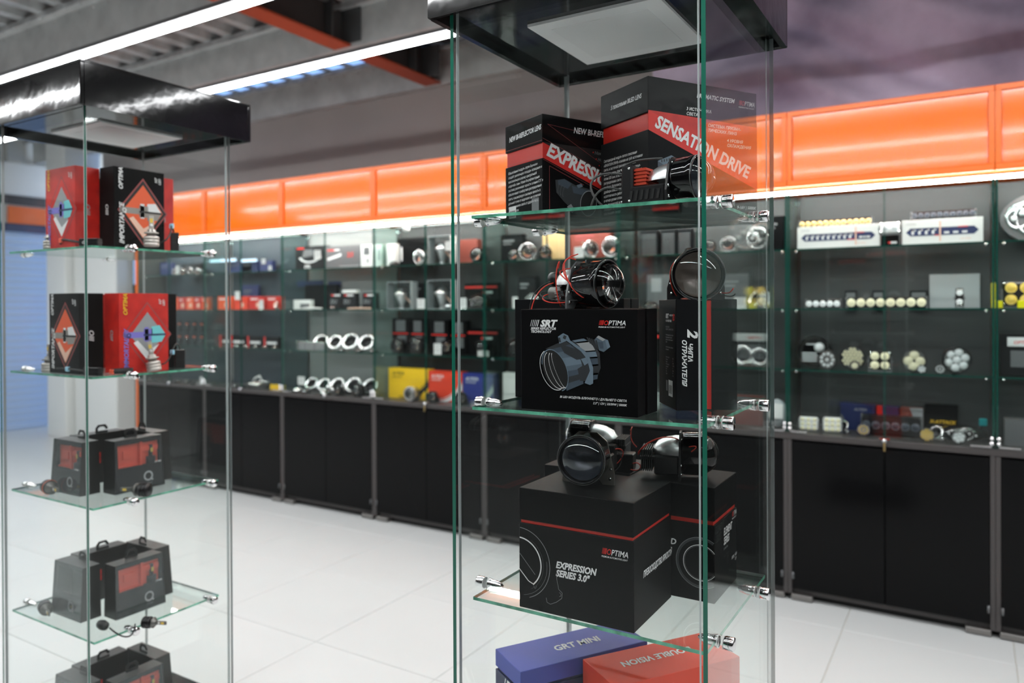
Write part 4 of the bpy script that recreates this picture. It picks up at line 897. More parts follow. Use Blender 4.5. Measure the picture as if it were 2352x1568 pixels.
dp = MB().lathe([(.006, -.018), (.012, -.014), (.014, 0), (.012, .014), (.006, .02)], 12, 0, True, 'X').build('lead_plug', 'black_plastic'); dp.location = (xu(236, 1.235, z4_), 1.235, z4_+.014); tagit(dp, 'black plug at the front corner of the fourth shelf', 'plug')
lead('thin black lead curving across the fourth shelf', bez((xu(252, 1.245, z4_), 1.245, z4_+.006), (xu(275, 1.22, z4_), 1.225, z4_+.003), (xu(300, 1.22, z4_), 1.23, z4_+.003), (xu(318, 1.30, z4_), 1.29, z4_+.012), 12), .0022)
lying('black LED bulb with a tail lying on the fourth shelf edge', 330, 1.305, z4_, 25, .8)
# ================================================================ goods in the wall cases
LEV = ZS+[ZK]; SHELF = ['top shelf', 'middle shelf', 'lower shelf', 'worktop']
GOODS = []
def put(name, desc, cat, c, s, u, y, rz=0., dz=0., hw=.0):
    z = LEV[s]+dz; x = xu(u, y, z)
    for c in range(8):                                     # the case it stands in, kept clear of the side glass
        if POST[c+1] <= x < POST[c]: x = min(max(x, POST[c+1]+.016+hw), POST[c]-.016-hw); break
    t = thing(name, desc, cat, (x, y, z+.0004), rz); GOODS.append((t, desc, c, s, x)); return t
def ym(y): return 3.614+(y-3.60)*.50                    # the cases are only a hand deep
def sz(px, c, s, u, y): return metres(px, xu(u, y, LEV[s]), y)
def gbox(c, s, u0, u1, hp, mt, desc, y=3.86, d=.10, ink=None, name='goods_carton', rz=0., dz=0.):
    y = ym(y); d = d*.55; u = (u0+u1)/2; x0, x1 = xu(u0, y, LEV[s]), xu(u1, y, LEV[s]); w, h = x1-x0, sz(hp, c, s, u, y)
    t = put(name, desc, 'box', c, s, u, y, rz, dz, w/2); MB().box(-w/2, w/2, 0, d, 0, h, b=.001).build('carton', mt, t)
    if ink: p = Print((-w/2, 0, 0), (1, 0, 0), (0, 0, 1), (0, -1, 0)); ink(p, w, h); p.build('front_print', t)
    return t
def glens(c, s, u, px, desc, y=3.74, rz=12, body='black_gloss', refl='alu', lens='lens', inner='lens_in'):
    y = ym(y); R = sz(px/2, c, s, u, y)/1.07; t = put('projector_lens', desc, 'lens', c, s, u, y, rz, 0, R*1.2); o = (0, 0, R*1.12)
    MB().lathe([(R*.92, .003)]+dome(R*.92, R*.45, 6), 22, 0, True, 'Y', True, o).build('lens', lens, t); MB().lathe([(R*.9, .005), (R*.7, R*.7), (0, R*.9)], 18, 0, True, 'Y', False, o).build('inner_cup', inner, t, fix=False)
    MB().lathe([(R*.93, .01), (R*.93, -.002), (R*1.06, -.003), (R*1.08, .004), (R*1.02, R*.9), (R*.8, R*1.0)], 24, 0, True, 'Y', False, o).build('shroud', body, t)
    MB().prism([(-R*1.15, 0), (-R*1.15, R*.6), (-R*.6, R*2.05), (R*.6, R*2.05), (R*1.15, R*.6), (R*1.15, 0)], R*1.0, R*1.1).build('bracket', 'bracket' if body != 'black_gloss' else 'black_plastic', t)
    MB().lathe([(R*.85, R*1.1), (R*.75, R*1.6), (R*.4, R*2.1), (0, R*2.2)], 18, 0, True, 'Y', False, o).build('reflector', refl, t)
    MB().box(-R*.6, R*.6, R*1.8, R*2.6, R*.3, R*1.2, b=.002).build('heat_sink', 'black_matte', t); return t
def gring(c, s, u, px, desc, y=3.78, rz=-35, tilt=-25, lens=False):
    y = ym(y); R = sz(px/2, c, s, u, y)/1.1; t = put('lens_shroud', desc, 'shroud', c, s, u, y, rz, 0, R*1.2); T = Matrix.Translation((0, 0, R*1.15)) @ Matrix.Rotation(math.radians(tilt), 4, 'X')
    m = MB(); m.T = T; m.lathe([(R*.72, .0), (R*.80, -R*.10), (R*1.02, -R*.12), (R*1.10, 0), (R*1.0, R*.12), (R*.85, R*.16), (R*.78, R*.6), (R*.70, R*.62), (R*.68, R*.1), (R*.72, .0)], 28, 0, True, 'Y', False); m.build('bezel', 'chrome', t)
    m = MB(); m.T = T; m.lathe([(R*.67, R*.2), (R*.60, R*.62), (0, R*.62)], 22, 0, True, 'Y', False); m.build('throat', 'black_plastic', t, fix=False)
    MB().box(R*.15, R*1.15, -R*.2, R*.7, 0, R*.55, b=R*.1).box(-R*.9, -R*.1, -R*.1, R*.5, 0, R*.4, b=R*.08).build('foot', 'chrome_soft', t)
    return t
def gpod(c, s, u, px, kind, desc, y=3.74, rz=10, body='black_plastic', led='led_white'):
    y = ym(y); R = sz(px/2, c, s, u, y); t = put('work_light', desc, 'light', c, s, u, y, rz, 0, R*1.1); o = (0, 0, R*1.04)
    b = MB().lathe([(R*.93, .0), (R*.96, -.004), (R, -.004), (R, R*.35), (R*.8, R*.6), (R*.4, R*.7), (0, R*.7)], 28, 0, True, 'Y', False, o).build('housing', body, t)
    MB().lathe([(R*.93, .004), (0, .004)], 28, 0, False, 'Y', False, o).build('reflector', 'chrome_soft' if kind != 'eye' else 'black_gloss', t, fix=False)
    cells = {'spot': [(0, 0, .62)], 'petal': [(.0, .5, .40), (.48, -.05, .40), (-.48, -.02, .40), (-.1, -.5, .38), (.35, -.5, .25)],
             'many': [(0, 0, .3)]+[(.6*math.cos(a*math.pi/3+.3), .6*math.sin(a*math.pi/3+.3), .3) for a in range(6)],
             'ring9': [(.62*math.cos(a*math.pi*2/9), .62*math.sin(a*math.pi*2/9), .16) for a in range(9)]+[(0, 0, .16)],
             'hex': [(a*.30+(.15 if q % 2 else 0), q*.26, .14) for q in range(-3, 4) for a in range(-3, 4) if math.hypot(a*.30+(.15 if q % 2 else 0), q*.26) < .82], 'eye': []}[kind]
    for a, z, r in cells:
        MB().lathe([(R*r, .003)]+[(q, v+.002) for q, v in dome(R*r, R*.12, 4)], 14, 0, True, 'Y', False, (a*R, 0, R*1.04+z*R)).build('led_cell', led, t)
    if kind == 'eye':
        for k in range(4): MB().box(-R*.75, R*.1+R*.08*k, -.003, .003, R*1.04-R*.15-R*.16*k, R*1.04-R*.07-R*.16*k, b=.001).build('led_bar', 'led_white', t)
        MB().lathe([(R*.3, .002)]+dome(R*.3, R*.2, 4), 16, 0, True, 'Y', False, (R*.25, 0, R*1.3)).build('led_cell', 'led_white', t); MB().box(-R*.5, R*.2, -.004, .002, R*1.45, R*1.52, b=.001).build('led_bar', 'led_white', t)
    g = MB(); g.lathe([(R*.94, -.002)]+[(q, v-.002) for q, v in dome(R*.94, R*.12, 4)], 24, 0, True, 'Y', False, o); g.build('cover', 'acrylic', t, fix=False)
    MB().box(-R*.25, R*.25, R*.1, R*.5, 0, R*.18, b=.002).build('stand', 'black_plastic', t); return t
def gsquare(c, s, u, px, hp, n, desc, y=3.74, rz=8, body='black_plastic', led='led_cream', rows=2):
    y = ym(y); w, h = sz(px, c, s, u, y)/2, sz(hp, c, s, u, y); t = put('work_light', desc, 'light', c, s, u, y, rz, 0, w+.01)
    f = h*.10; MB().box(-w, w, 0, .03, f, h, b=min(w, h)*.16).build('housing', body, t)
    q = min(w*2/n, (h-f)/rows)*.44
    for j in range(rows):
        for i in range(n): MB().lathe([(q, 0)]+dome(q, q*.4, 3), 14, 0, True, 'Y', False, (-w+w*2*(i+.5)/n*.92+w*.08, -.001, f+(h-f)*(j+.5)/rows)).build('led_cell', led, t)
    m = MB()
    for sx in (-1, 1): m.box(sx*w-.003, sx*w+.003, .005, .02, 0, h*.75); m.cyl((sx*w+(.003 if sx > 0 else -.007), .012, h*.5), .005, .004, 'X', 10)
    m.box(-w, w, .005, .02, 0, .004); m.build('bracket', 'steel_grey' if body != 'plastic_yellow' else body, t)
    m = MB()
    for sx in (-1, 1):
        for z in (f+.006, h-.006): m.cyl((sx*(w-.006), -.002, z), .0035, .004, 'Y', 8)
    m.build('screw', 'chrome', t); return t
def gbar(c, s, u0, u1, hp, n, desc, y=3.74, led='led_cream', dz=0., d=.035):
    y = ym(y); u = (u0+u1)/2; w, h = xu(u1, y, LEV[s])-xu(u0, y, LEV[s]), sz(hp, c, s, u, y); t = put('light_bar', desc, 'light bar', c, s, u, y, 0, dz, w/2+.006)
    MB().box(-w/2, w/2, 0, d, .004, h, b=.003).build('housing', 'black_plastic', t); q = min(h*.42, w/n*.46)
    for i in range(n): MB().lathe([(q, 0)]+dome(q, q*.3, 3), 14, 0, True, 'Y', False, (-w/2+w*(i+.5)/n, -.001, h*.52)).build('led_cell', led, t)
    m = MB()
    for sx in (-1, 1):
        m.box(sx*w/2-.004, sx*w/2+.004, .004, d-.006, 0, h+.002)
        for z in (.008, h-.006): m.cyl((sx*w/2*.995, -.003, z), .004, .004, 'Y', 8)
    m.build('end_cap', 'steel_grey', t); return t
def gcard(c, s, u, wp, hp, desc='white price card', y=3.66, dz=0., lines=4):
    y = ym(y); w, h = sz(wp, c, s, u, y), sz(hp, c, s, u, y); t = put('price_card', desc, 'price tag', c, s, u, y, 0, dz)
    MB().box(-w/2, w/2, 0, .0015, .003, h).build('card', 'plastic_white', t); MB().box(-w*.55, w*.55, -.008, .010, 0, .004, b=.0015).build('stand', 'acrylic', t)
    p = Print((-w/2, 0, 0), (1, 0, 0), (0, 0, 1), (0, -1, 0))
    for k in range(lines): p.rect(w*.12, w*(.9-.15*(k % 2)), h*(.84-.17*k), h*(.88-.17*k), 'p_grey', 1)
    p.build('print', t); return t
def gframe(c, s, u0, u1, hp, desc, y=3.70, inner='lamp_reflector'):
    y = ym(y); u = (u0+u1)/2; w, h = xu(u1, y, LEV[s])-xu(u0, y, LEV[s]), sz(hp, c, s, u, y); t = put('acrylic_stand', desc, 'display stand', c, s, u, y, 0, 0, w/2+.005); e = .003; d = .065
    MB().box(-w/2, w/2, 0, .0015, 0, h).build('front_sheet', 'acrylic', t); MB().box(-w/2, w/2, d, d+.0015, 0, h).build('back_sheet', 'acrylic', t)
    MB().box(-w/2-e, -w/2, -.001, d+.002, 0, h).box(w/2, w/2+e, -.001, d+.002, 0, h).box(-w/2-e, w/2+e, -.001, d+.002, h, h+e).box(-w/2-e, w/2+e, -.001, .002, 0, e).build('edge_frame', 'edge_pale', t)
    r = w*.22; MB().lathe([(r*.5, 0), (r*.4, h*.12), (r*1.0, h*.5), (r*1.25, h*.56), (r*1.15, h*.60), (r*.9, h*.62), (r*.6, h*.75), (0, h*.8)], 20, 0, True, 'Z', False, (0, d*.5, 0)).build('cutaway_lens', 'alu', t)
    MB().tube([(w*.1, d*.4, h*.5), (w*.35, d*.35, h*.3), (w*.5, d*.3, h*.12)], .004, 6).build('pointer', 'p_peach', t); return t
def ghead(c, s, u, wp, hp, desc, y=3.78, rz=8, body='black_gloss', cover='acrylic'):
    y = ym(y); w, h = sz(wp, c, s, u, y)/2, sz(hp, c, s, u, y)/2; t = put('headlamp', desc, 'headlamp', c, s, u, y, rz, 0, w*1.15); n = 26
    ol = [(w*math.cos(2*math.pi*k/n)*(1+.10*math.cos(4*math.pi*k/n)), h+h*math.sin(2*math.pi*k/n)) for k in range(n)]
    MB().prism(ol, .012, .06).build('housing', body, t); m = MB(); sc = [(1.0, .012), (.96, -.006), (.8, -.018), (.45, -.026)]; vs = []
    for q, yy in sc: vs += [(a*q, yy, h+(b-h)*q) for a, b in ol]
    m._add(vs, [(i*n+k, i*n+(k+1) % n, (i+1)*n+(k+1) % n, (i+1)*n+k) for i in range(3) for k in range(n)]+[tuple(3*n+k for k in range(n))], 0, True); m.build('cover', cover, t, fix=False)
    m = MB(); m.T = Matrix.Translation((0, .011, h)); m.torus(h*.75, h*.07, 'Y', (w*.2, -.002, 0), 24, 6); m.torus(h*.4, h*.07, 'Y', (-w*.45, -.002, 0), 20, 6); m.build('ring', 'chrome', t)
    for k in range(5): MB().sphere((w*(-.6+.3*k), .006, h+h*.25*math.sin(k)), h*.13, 8).build('led_cell', 'led_white', t)
    return t
def gdome(c, s, u, px, desc, y=3.74, mt='lens'):
    y = ym(y); R = sz(px/2, c, s, u, y); t = put('glass_lens', desc, 'lens', c, s, u, y, 0, 0, R*1.06)
    MB().lathe([(R, .012), (R*1.0, .016), (R*.92, R*.55), (R*.6, R*.86), (R*.2, R*.98), (0, R)], 26, 0, True, 'Z', True).build('lens', mt, t); MB().lathe([(R*1.05, 0), (R*1.05, .012), (R*.9, .012)], 26, 0, True, 'Z', True).build('base_ring', 'black_plastic', t); return t
def bars(m1, m2=None, red=False):
    def f(p, w, h):
        p.rect(w*.12, w*.62, h*.74, h*.80, m1, 1); p.rect(w*.12, w*.5, h*.64, h*.68, m1, 1)
        if m2: p.rect(w*.15, w*.85, h*.15, h*.5, m2, 1)
        if red: p.rect(0, w, h*.86, h*.93, 'p_red', 1)
    return f
def redline(p, w, h): p.rect(0, w, h*.80, h*.88, 'p_red', 1); p.rect(w*.62, w*.86, h*.60, h*.68, 'p_white', 1); p.rect(w*.55, w*.62, h*.60, h*.68, 'p_red', 1)
def swoosh(txt, ink, band):
    def f(p, w, h):
        p.text(txt, w*.10, h*.78, h*.14, ink, 2, .02, .25, 0, 1.0); p.text('BI LED LENS', w*.10, h*.68, h*.075, ink, 2, .01, .25)
        pts = [(w*(.25+.75*k/8), h*(.02+.62*(k/8)**2.2)) for k in range(9)]
        p.poly(pts+[(w, h*.42), (w*.78, h*.12), (w*.55, 0), (w*.3, 0)], band, 1); p.line([(a, b+h*.05) for a, b in pts], h*.02, band, 1)
    return f
def lozenge(p, w, h, n1=9, sp=.68, brand=False):
    a, b, c_ = w*.05, w*.95, h*.5
    p.poly([(a, c_), (a+h*.16, c_-h*.16), (b-h*.16, c_-h*.16), (b, c_), (b-h*.16, c_+h*.16), (a+h*.16, c_+h*.16)], 'p_navy', 1)
    for k in range(n1): x = a+h*.2+(w*sp-a-h*.25)*k/n1; p.rect(x, x+h*.09, c_-h*.10, c_+h*.10, 'p_white', 2); p.rect(x, x+h*.16, c_+h*.05, c_+h*.10, 'p_white', 2)
    p.rect(w*sp-h*.03, w*sp+h*.03, h*.1, h*.9, 'p_peach', 3)
    for k in range(3): x = w*sp+h*.14+(b-w*sp-h*.4)*k/3; p.rect(x, x+h*.18, c_-h*.10, c_-h*.02, 'p_white', 2)
    p.rect(w*sp*.86, w*sp-h*.03, c_-h*.17, c_-h*.13, 'p_red', 3); p.rect(w*.7, w*.82, c_+h*.13, c_+h*.17, 'p_red', 3); p.text('OPTIMA', w*.05, h*.8, h*.1, 'p_grey', 1, 0, .2); p.text('LED BAR', w*.72, h*.14, h*.1, 'p_peach', 1, 0, .2)
# ---- light bar case (1)
gbox(1, 0, 1829, 2018, 51, 'carton_white', 'long white light bar carton', 3.68, .07, lambda p, w, h: lozenge(p, w, h, 9, .72))
gbox(1, 0, 2070, 2256, 57, 'carton_white', 'white light bar carton with red script', 3.68, .07, lambda p, w, h: lozenge(p, w, h, 4, .48))
gbar(1, 0, 1834, 2000, 16, 12, 'black light bar lying above white carton', 3.80, 'brass', .104)
gbar(1, 0, 2092, 2240, 18, 10, 'black light bar resting on white carton', 3.80, 'lens_in', .112)
gbox(1, 0, 2024, 2064, 24, 'carton_black', 'small black carton with red mark', 3.69, .05, lambda p, w, h: (p.rect(w*.4, w*.55, h*.2, h*.4, 'p_red', 1), p.rect(w*.55, w*.9, h*.2, h*.4, 'p_white', 1)))
gsquare(1, 0, 2044, 42, 28, 2, 'white spot light', 3.66, 0, 'plastic_white', 'led_white', 1).location.z += .048
gbar(1, 1, 1850, 1930, 21, 5, 'short light bar of five lamps', 3.70, 'led_white'); gbar(1, 1, 1942, 2126, 26, 8, 'long light bar of eight lamps', 3.70)
gsquare(1, 1, 2204, 15, 46, 1, 'narrow two-lamp light', 3.72, 0, 'black_plastic', 'led_white', 2)
gbox(1, 1, 2134, 2250, 78, 'p_grey', 'pale grey sheet standing at back', 4.02, .01, None, 'display_sheet')
gpod(1, 2, 1866, 74, 'eye', 'large round black headlamp', 3.80, 6, 'black_gloss'); gpod(1, 2, 1899, 44, 'ring9', 'round light ringed by nine lamps', 3.69, -14)
gpod(1, 2, 1958, 53, 'hex', 'round light with honeycomb lamps', 3.76, -6, led='led_cream'); gpod(1, 2, 1963, 23, 'spot', 'small cream spot light', 3.67, 0, led='led_cream')
gsquare(1, 2, 2021, 46, 46, 2, 'square four-lamp work light', 3.70, 4); gpod(1, 2, 2100, 52, 'petal', 'round light with cream petals', 3.74, 8, led='led_cream')
gpod(1, 2, 2117, 20, 'many', 'tiny clear spot light', 3.65, 0); gpod(1, 2, 2159, 23, 'ring9', 'tiny round light with dark ring', 3.65, 0); gpod(1, 2, 2199, 60, 'many', 'round light with seven silver lamps', 3.78, 18)
gsquare(1, 3, 1857, 42, 33, 3, 'white-framed nine-lamp light', 3.70, 5, 'plastic_white', 'led_cream', 3); gsquare(1, 3, 1912, 40, 36, 3, 'pale square nine-lamp light', 3.70, 10, 'plastic_white', 'led_cream', 3)
gring(1, 3, 1936, 30, 'chrome lamp ring', 3.78); gbar(1, 3, 1978, 2113, 46, 6, 'wide chrome-edged driving light', 3.80, 'lens_in', 0, .05)
gpod(1, 3, 1983, 28, 'ring9', 'small yellow-lensed spot light', 3.68, 4, led='led_yellow'); gpod(1, 3, 2129, 31, 'hex', 'yellow honeycomb spot light', 3.65, 0, led='led_yellow'); gring(1, 3, 2150, 36, 'silver lamp ring behind yellow spot', 3.76)
ghead(1, 3, 2215, 92, 36, 'oval silver headlamp', 3.80, 12, 'black_gloss'); gpod(1, 3, 2203, 30, 'many', 'small silver spot light', 3.65, 10)
tl = put('lamp_plug', 'teal lamp plug', 'plug', 1, 3, 2258, ym(3.86), 0, .07); MB().box(-.015, .015, -.01, .01, 0, .03, b=.003).build('shell', 'plastic_teal', tl); MB().tube([(0, 0, .0), (-.02, 0, -.02), (-.03, 0, -.06)], .005).build('lead', 'wire_black', tl)
gbox(1, 3, 1930, 2010, 62, 'carton_navy', 'dark blue reflection block with pale corner', 3.98, .05, lambda p, w, h: (p.poly([(0, 0), (w*.25, 0), (w*.08, h*.5), (0, h*.6)], 'p_grey2', 1), p.text('ALTEZA', w*.4, h*.75, h*.12, 'p_grey', 1)))  # this and the next rear cartons stand in for reflections in the door glass
gbox(1, 3, 2014, 2064, 62, 'carton_navy', 'dark blue reflection block with red edge', 3.98, .05, lambda p, w, h: p.rect(0, w*.25, 0, h, 'p_red', 1)); gbox(1, 3, 2068, 2120, 62, 'carton_brown', 'red and white reflection block', 3.98, .05, lambda p, w, h: p.poly([(w*.4, h), (w, h), (w, 0), (w*.85, 0), (w*.7, h*.4)], 'p_grey', 1))
gbox(1, 3, 2124, 2200, 74, 'carton_black', 'black reflection block with yellow lettering', 3.98, .05, lambda p, w, h: p.text('X-ATTACK', w*.15, h*.42, h*.14, 'p_yellow', 1, .03))
for u in (1941, 2004, 2090): gbox(1, 1, u, u+26 if u < 2090 else u+40, 40, 'carton_dark', 'dark carton with grey label', 3.99, .04, lambda p, w, h: p.rect(w*.1, w*.9, h*.3, h*.9, 'p_grey2', 1))
# ---- rightmost case (0)
gsquare(0, 1, 2319, 62, 60, 2, 'black pod light with yellow bracket', 3.70, 6, 'black_plastic', 'led_yellow', 2)
by = put('pod_bracket', 'yellow plastic light cradle', 'bracket', 0, 1, 2319, ym(3.69), 6); MB().box(-.062, -.050, -.01, .02, 0, .105, b=.003).box(.050, .062, -.01, .02, 0, .105, b=.003).box(-.062, -.025, -.012, -.006, 0, .03, b=.002).box(.025, .062, -.012, -.006, 0, .03, b=.002).build('cradle', 'plastic_yellow', by)
gbox(0, 2, 2296, 2420, 96, 'carton_grey', 'grey lamp carton with white label', 3.82, .1, lambda p, w, h: (p.rect(w*.14, w*.95, h*.70, h*.92, 'p_white', 1), p.text('OPTIMA', w*.25, h*.76, h*.11, 'p_red', 2), p.rect(w*.2, w*.9, h*.2, h*.6, 'p_grey2', 1)))
ghead(0, 0, 2352, 110, 110, 'large grey fog lamp', 3.9, 0, 'grey_plastic'); gbox(0, 3, 2306, 2420, 62, 'grey_plastic', 'dark grey ribbed box', 3.78, .12, lambda p, w, h: [p.rect(w*.05, w, h*(.2+.2*k), h*(.26+.2*k), 'p_grey2', 1) for k in range(4)], 'ribbed_box')
# ---- grey carton case (2) and dome lens case (3)
for u, w_ in ((1470, 40), (1518, 34), (1556, 32)): gbox(2, 0, u, u+w_, 62, 'carton_dark', 'dark carton with fine lines', 3.92, .08, lambda p, w, h: [p.rect(w*.1, w*.9, h*(.1+.1*k), h*(.13+.1*k), 'p_grey2', 1) for k in range(8)])
gdome(2, 0, 1585, 30, 'small clear glass dome', 3.74); glens(2, 0, 1672, 36, 'chrome-rimmed projector lens', 3.72, 10, 'chrome'); glens(2, 0, 1630, 32, 'black projector lens', 3.78, 20)
ghead(2, 0, 1735, 30, 62, 'tall oval clear lamp', 3.72, -6); gbox(2, 0, 1762, 1800, 80, 'carton_black', 'tall black carton', 3.78, .08, bars('p_grey2'))
gbox(2, 1, 1486, 1552, 78, 'p_grey2', 'grey carton with pale label', 3.86, .1, lambda p, w, h: p.rect(w*.15, w*.5, h*.5, h*.9, 'p_grey', 1)); gbox(2, 1, 1658, 1720, 80, 'p_grey2', 'wide grey carton', 3.86, .1, bars('p_grey'))
gbox(2, 1, 1566, 1630, 70, 'carton_brown', 'dark red carton', 3.9, .1, bars('p_pink')); gcard(2, 1, 1700, 26, 26); gdome(2, 1, 1495, 36, 'low clear glass dome', 3.70); gpod(2, 1, 1758, 40, 'many', 'round silver light', 3.68, -10, 'chrome_soft'); gring(2, 1, 1735, 44, 'large open chrome ring', 3.8)
gring(2, 2, 1745, 44, 'silver lens ring', 3.74, 10, -5); gring(2, 2, 1706, 48, 'silver lens shroud', 3.76, -10, -5); glens(2, 2, 1640, 44, 'black bracketed lens', 3.74, 10); glens(2, 2, 1585, 44, 'dark lens with bracket', 3.74, 5); gbox(2, 2, 1500, 1560, 70, 'carton_black', 'black carton with red line', 3.86, .08, redline)
gbox(2, 3, 1640, 1752, 66, 'carton_brown', 'brick red carton', 3.80, .12, bars('p_pink')); gbox(2, 3, 1520, 1620, 70, 'carton_navy', 'navy carton', 3.84, .12, bars('p_grey2'))
bg = put('plastic_bag', 'clear bagged lamp kit with label', 'bag', 2, 3, 1782, ym(3.72)); MB().sphere((0, .03, .07), .066, 12, 0, (.75, .45, 1.05)).build('bag', 'bag', bg); MB().box(-.032, .034, -.006, -.004, .05, .12).build('label_sheet', 'plastic_white', bg)
for u, px, d_ in ((1095, 34, 'small projector lens with bright rim'), (1180, 28, 'tiny twin-chip lens')): glens(3, 0, u, px, d_, 3.72, 10, 'black_gloss')
glens(3, 0, 1212, 40, 'silver ribbed lens', 3.72, 40, 'chrome'); glens(3, 0, 1252, 32, 'dark small lens', 3.72, 35); gbox(3, 0, 1246, 1298, 70, 'carton_kraft', 'brown cardboard carton', 3.86, .09, lambda p, w, h: p.rect(w*.08, w*.3, h*.3, h*.55, 'p_brown', 1))
gbox(3, 0, 1150, 1200, 64, 'carton_black', 'black upright carton', 3.88, .08, bars('p_grey2')); glens(3, 0, 1358, 40, 'chrome lens turned sideways', 3.72, 55, 'chrome'); glens(3, 0, 1412, 46, 'chrome lens facing front', 3.72, 0, 'chrome', inner='lens_in_brown'); gcard(3, 0, 1330, 24, 26, dz=.0); gbox(3, 0, 1310, 1400, 70, 'carton_brown', 'wide dark red carton', 3.9, .08, bars('p_pink'))
gdome(3, 1, 1135, 74, 'large clear glass dome', 3.86); gbox(3, 1, 1075, 1150, 60, 'carton_black', 'black carton with red stripe', 3.90, .08, redline); gbox(3, 1, 1190, 1230, 74, 'carton_grey', 'grey upright carton', 3.9, .08, bars('p_grey')); gcard(3, 1, 1183, 14, 28, 'red hanging tag', 3.8)
gpod(3, 1, 1222, 34, 'spot', 'small silver spot light', 3.68, 0, 'chrome_soft'); gbox(3, 1, 1260, 1330, 80, 'carton_dark', 'dark wide carton', 3.9, .08, bars('p_grey2')); gbox(3, 1, 1345, 1430, 80, 'carton_grey', 'tall grey carton', 3.9, .08, bars('p_grey2'))
for u, px, d_ in ((1120, 36, 'dark lens with bracket'), (1185, 44, 'grey ribbed projector lens'), (1280, 40, 'black projector lens'), (1350, 42, 'black lens in shadow')): glens(3, 2, u, px, d_, 3.72, 14)
gbox(3, 2, 1095, 1180, 62, 'carton_black', 'black carton with red line', 3.90, .08, redline); gcard(3, 2, 1110, 30, 14, 'small white strip card'); gbox(3, 2, 1200, 1300, 60, 'carton_black', 'long black carton with red line', 3.92, .08, redline)
gbox(3, 3, 1155, 1184, 76, 'carton_white', 'narrow white carton', 3.86, .1); gbox(3, 3, 1190, 1290, 76, 'carton_navy', 'navy blue lens carton', 3.86, .1, bars('p_grey')); gbox(3, 3, 1300, 1420, 70, 'carton_black', 'wide black carton', 3.86, .1, bars('p_grey2'))
# ---- yellow carton case (4)
gbox(4, 0, 866, 886, 52, 'carton_white', 'white upright carton', 3.76, .08, lambda p, w, h: p.rect(w*.55, w*.8, h*.3, h*.75, 'p_grey', 1)); gbox(4, 0, 888, 908, 52, 'carton_white', 'pale carton beside black carton', 3.76, .08)
gbox(4, 0, 912, 984, 64, 'carton_black', 'black upright lens carton', 3.84, .09, lambda p, w, h: p.rect(w*.12, w*.17, h*.2, h*.7, 'p_white', 1)); glens(4, 0, 962, 34, 'smoked chrome projector lens', 3.72, -8, 'chrome', lens='lens'); gdome(4, 0, 906, 22, 'tiny bright glass lens', 3.68)
gframe(4, 0, 984, 1034, 64, 'clear acrylic stand with cutaway lens', 3.70); gcard(4, 0, 1033, 26, 22, dz=.075); gbox(4, 0, 1055, 1096, 56, 'carton_brown', 'dark red upright carton', 3.84, .09)
gframe(4, 1, 890, 943, 62, 'clear acrylic stand with gold lens', 3.70); gframe(4, 1, 982, 1036, 66, 'clear acrylic stand with silver lens', 3.70); gcard(4, 1, 967, 22, 24); gbox(4, 1, 944, 980, 60, 'carton_black', 'black carton with grey script', 3.84, .08, bars('p_grey2')); gcard(4, 1, 1062, 22, 26)
gdome(4, 1, 1034, 36, 'mirrored half dome', 3.86, 'chrome')
for u, w_ in ((896, 40), (944, 32), (990, 40), (1036, 36)): gbox(4, 2, u, u+w_, 78, 'carton_black', 'black windowed carton', 3.88, .08, lambda p, w, h: (p.rect(w*.2, w*.75, h*.62, h*.95, 'p_grey2', 1), p.rect(w*.3, w*.8, h*.2, h*.5, 'p_grey2', 1), p.rect(w*.02, w*.9, h*.54, h*.58, 'p_red', 1)))
for u, px, d_ in ((912, 34, 'dark grey projector lens'), (955, 38, 'black double projector lens'), (1024, 34, 'black lens behind price card')): glens(4, 2, u, px, d_, 3.72, 10)
gcard(4, 2, 1005, 21, 27)
gbox(4, 3, 885, 977, 70, 'carton_yellow', 'bright yellow lens carton', 3.80, .11, swoosh('ALTEZA', 'p_black', 'p_black')); gbox(4, 3, 983, 1061, 70, 'carton_tomato', 'bright orange-red lens carton', 3.80, .11, swoosh('ALTEZA', 'p_white', 'p_white')); gbox(4, 3, 1064, 1134, 70, 'carton_cobalt', 'cobalt blue lens carton', 3.80, .11, swoosh('ALTEZA', 'p_white', 'p_white'))
glens(4, 3, 941, 32, 'silver lens before yellow carton', 3.65, 5, 'alu'); glens(4, 3, 992, 26, 'dark lens before orange carton', 3.65, 20); glens(4, 3, 1058, 30, 'black lens before blue carton', 3.65, 30)
# ---- chrome ring case (5)
def drl(p, w, h): p.arc(w*.5, h*.66, h*.30, h*.36, 195, 335, 'p_white', 2, 16, w/h*1.1, 4); p.text('DRL', w*.3, h*.08, h*.2, 'p_white', 2, .03, .2); p.rect(w*.05, w*.3, h*.9, h*.95, 'p_red', 2); p.poly([(w*.2, h*.5), (w*.6, h*.6), (w*.58, h*.85), (w*.3, h*.85)], 'p_grey2', 1)
gbox(5, 0, 671, 741, 54, 'carton_grey', 'dark carton lettered DRL', 3.78, .08, drl)
def fog(p, w, h): p.text('2.5', w*.62, h*.5, h*.28, 'p_red', 2, .03, .2); p.line([(w*.05, h*.42), (w*.45, h*.62)], h*.12, 'p_white', 2); p.rect(w*.05, w*.25, h*.8, h*.86, 'p_red', 2); p.rect(w*.25, w*.4, h*.8, h*.86, 'p_white', 2); p.rect(w*.4, w*.95, h*.08, h*.13, 'p_grey', 2)
gbox(5, 0, 748, 828, 52, 'grey_plastic', 'grey carton with red lettering', 3.78, .08, fog); gbox(5, 0, 829, 862, 52, 'carton_white', 'white upright carton', 3.76, .08, lambda p, w, h: (p.rect(w*.2, w*.6, h*.55, h*.9, 'p_grey2', 1), p.rect(w*.4, w*.55, h*.2, h*.4, 'p_grey', 1))); gcard(5, 0, 729, 20, 22, dz=.062)
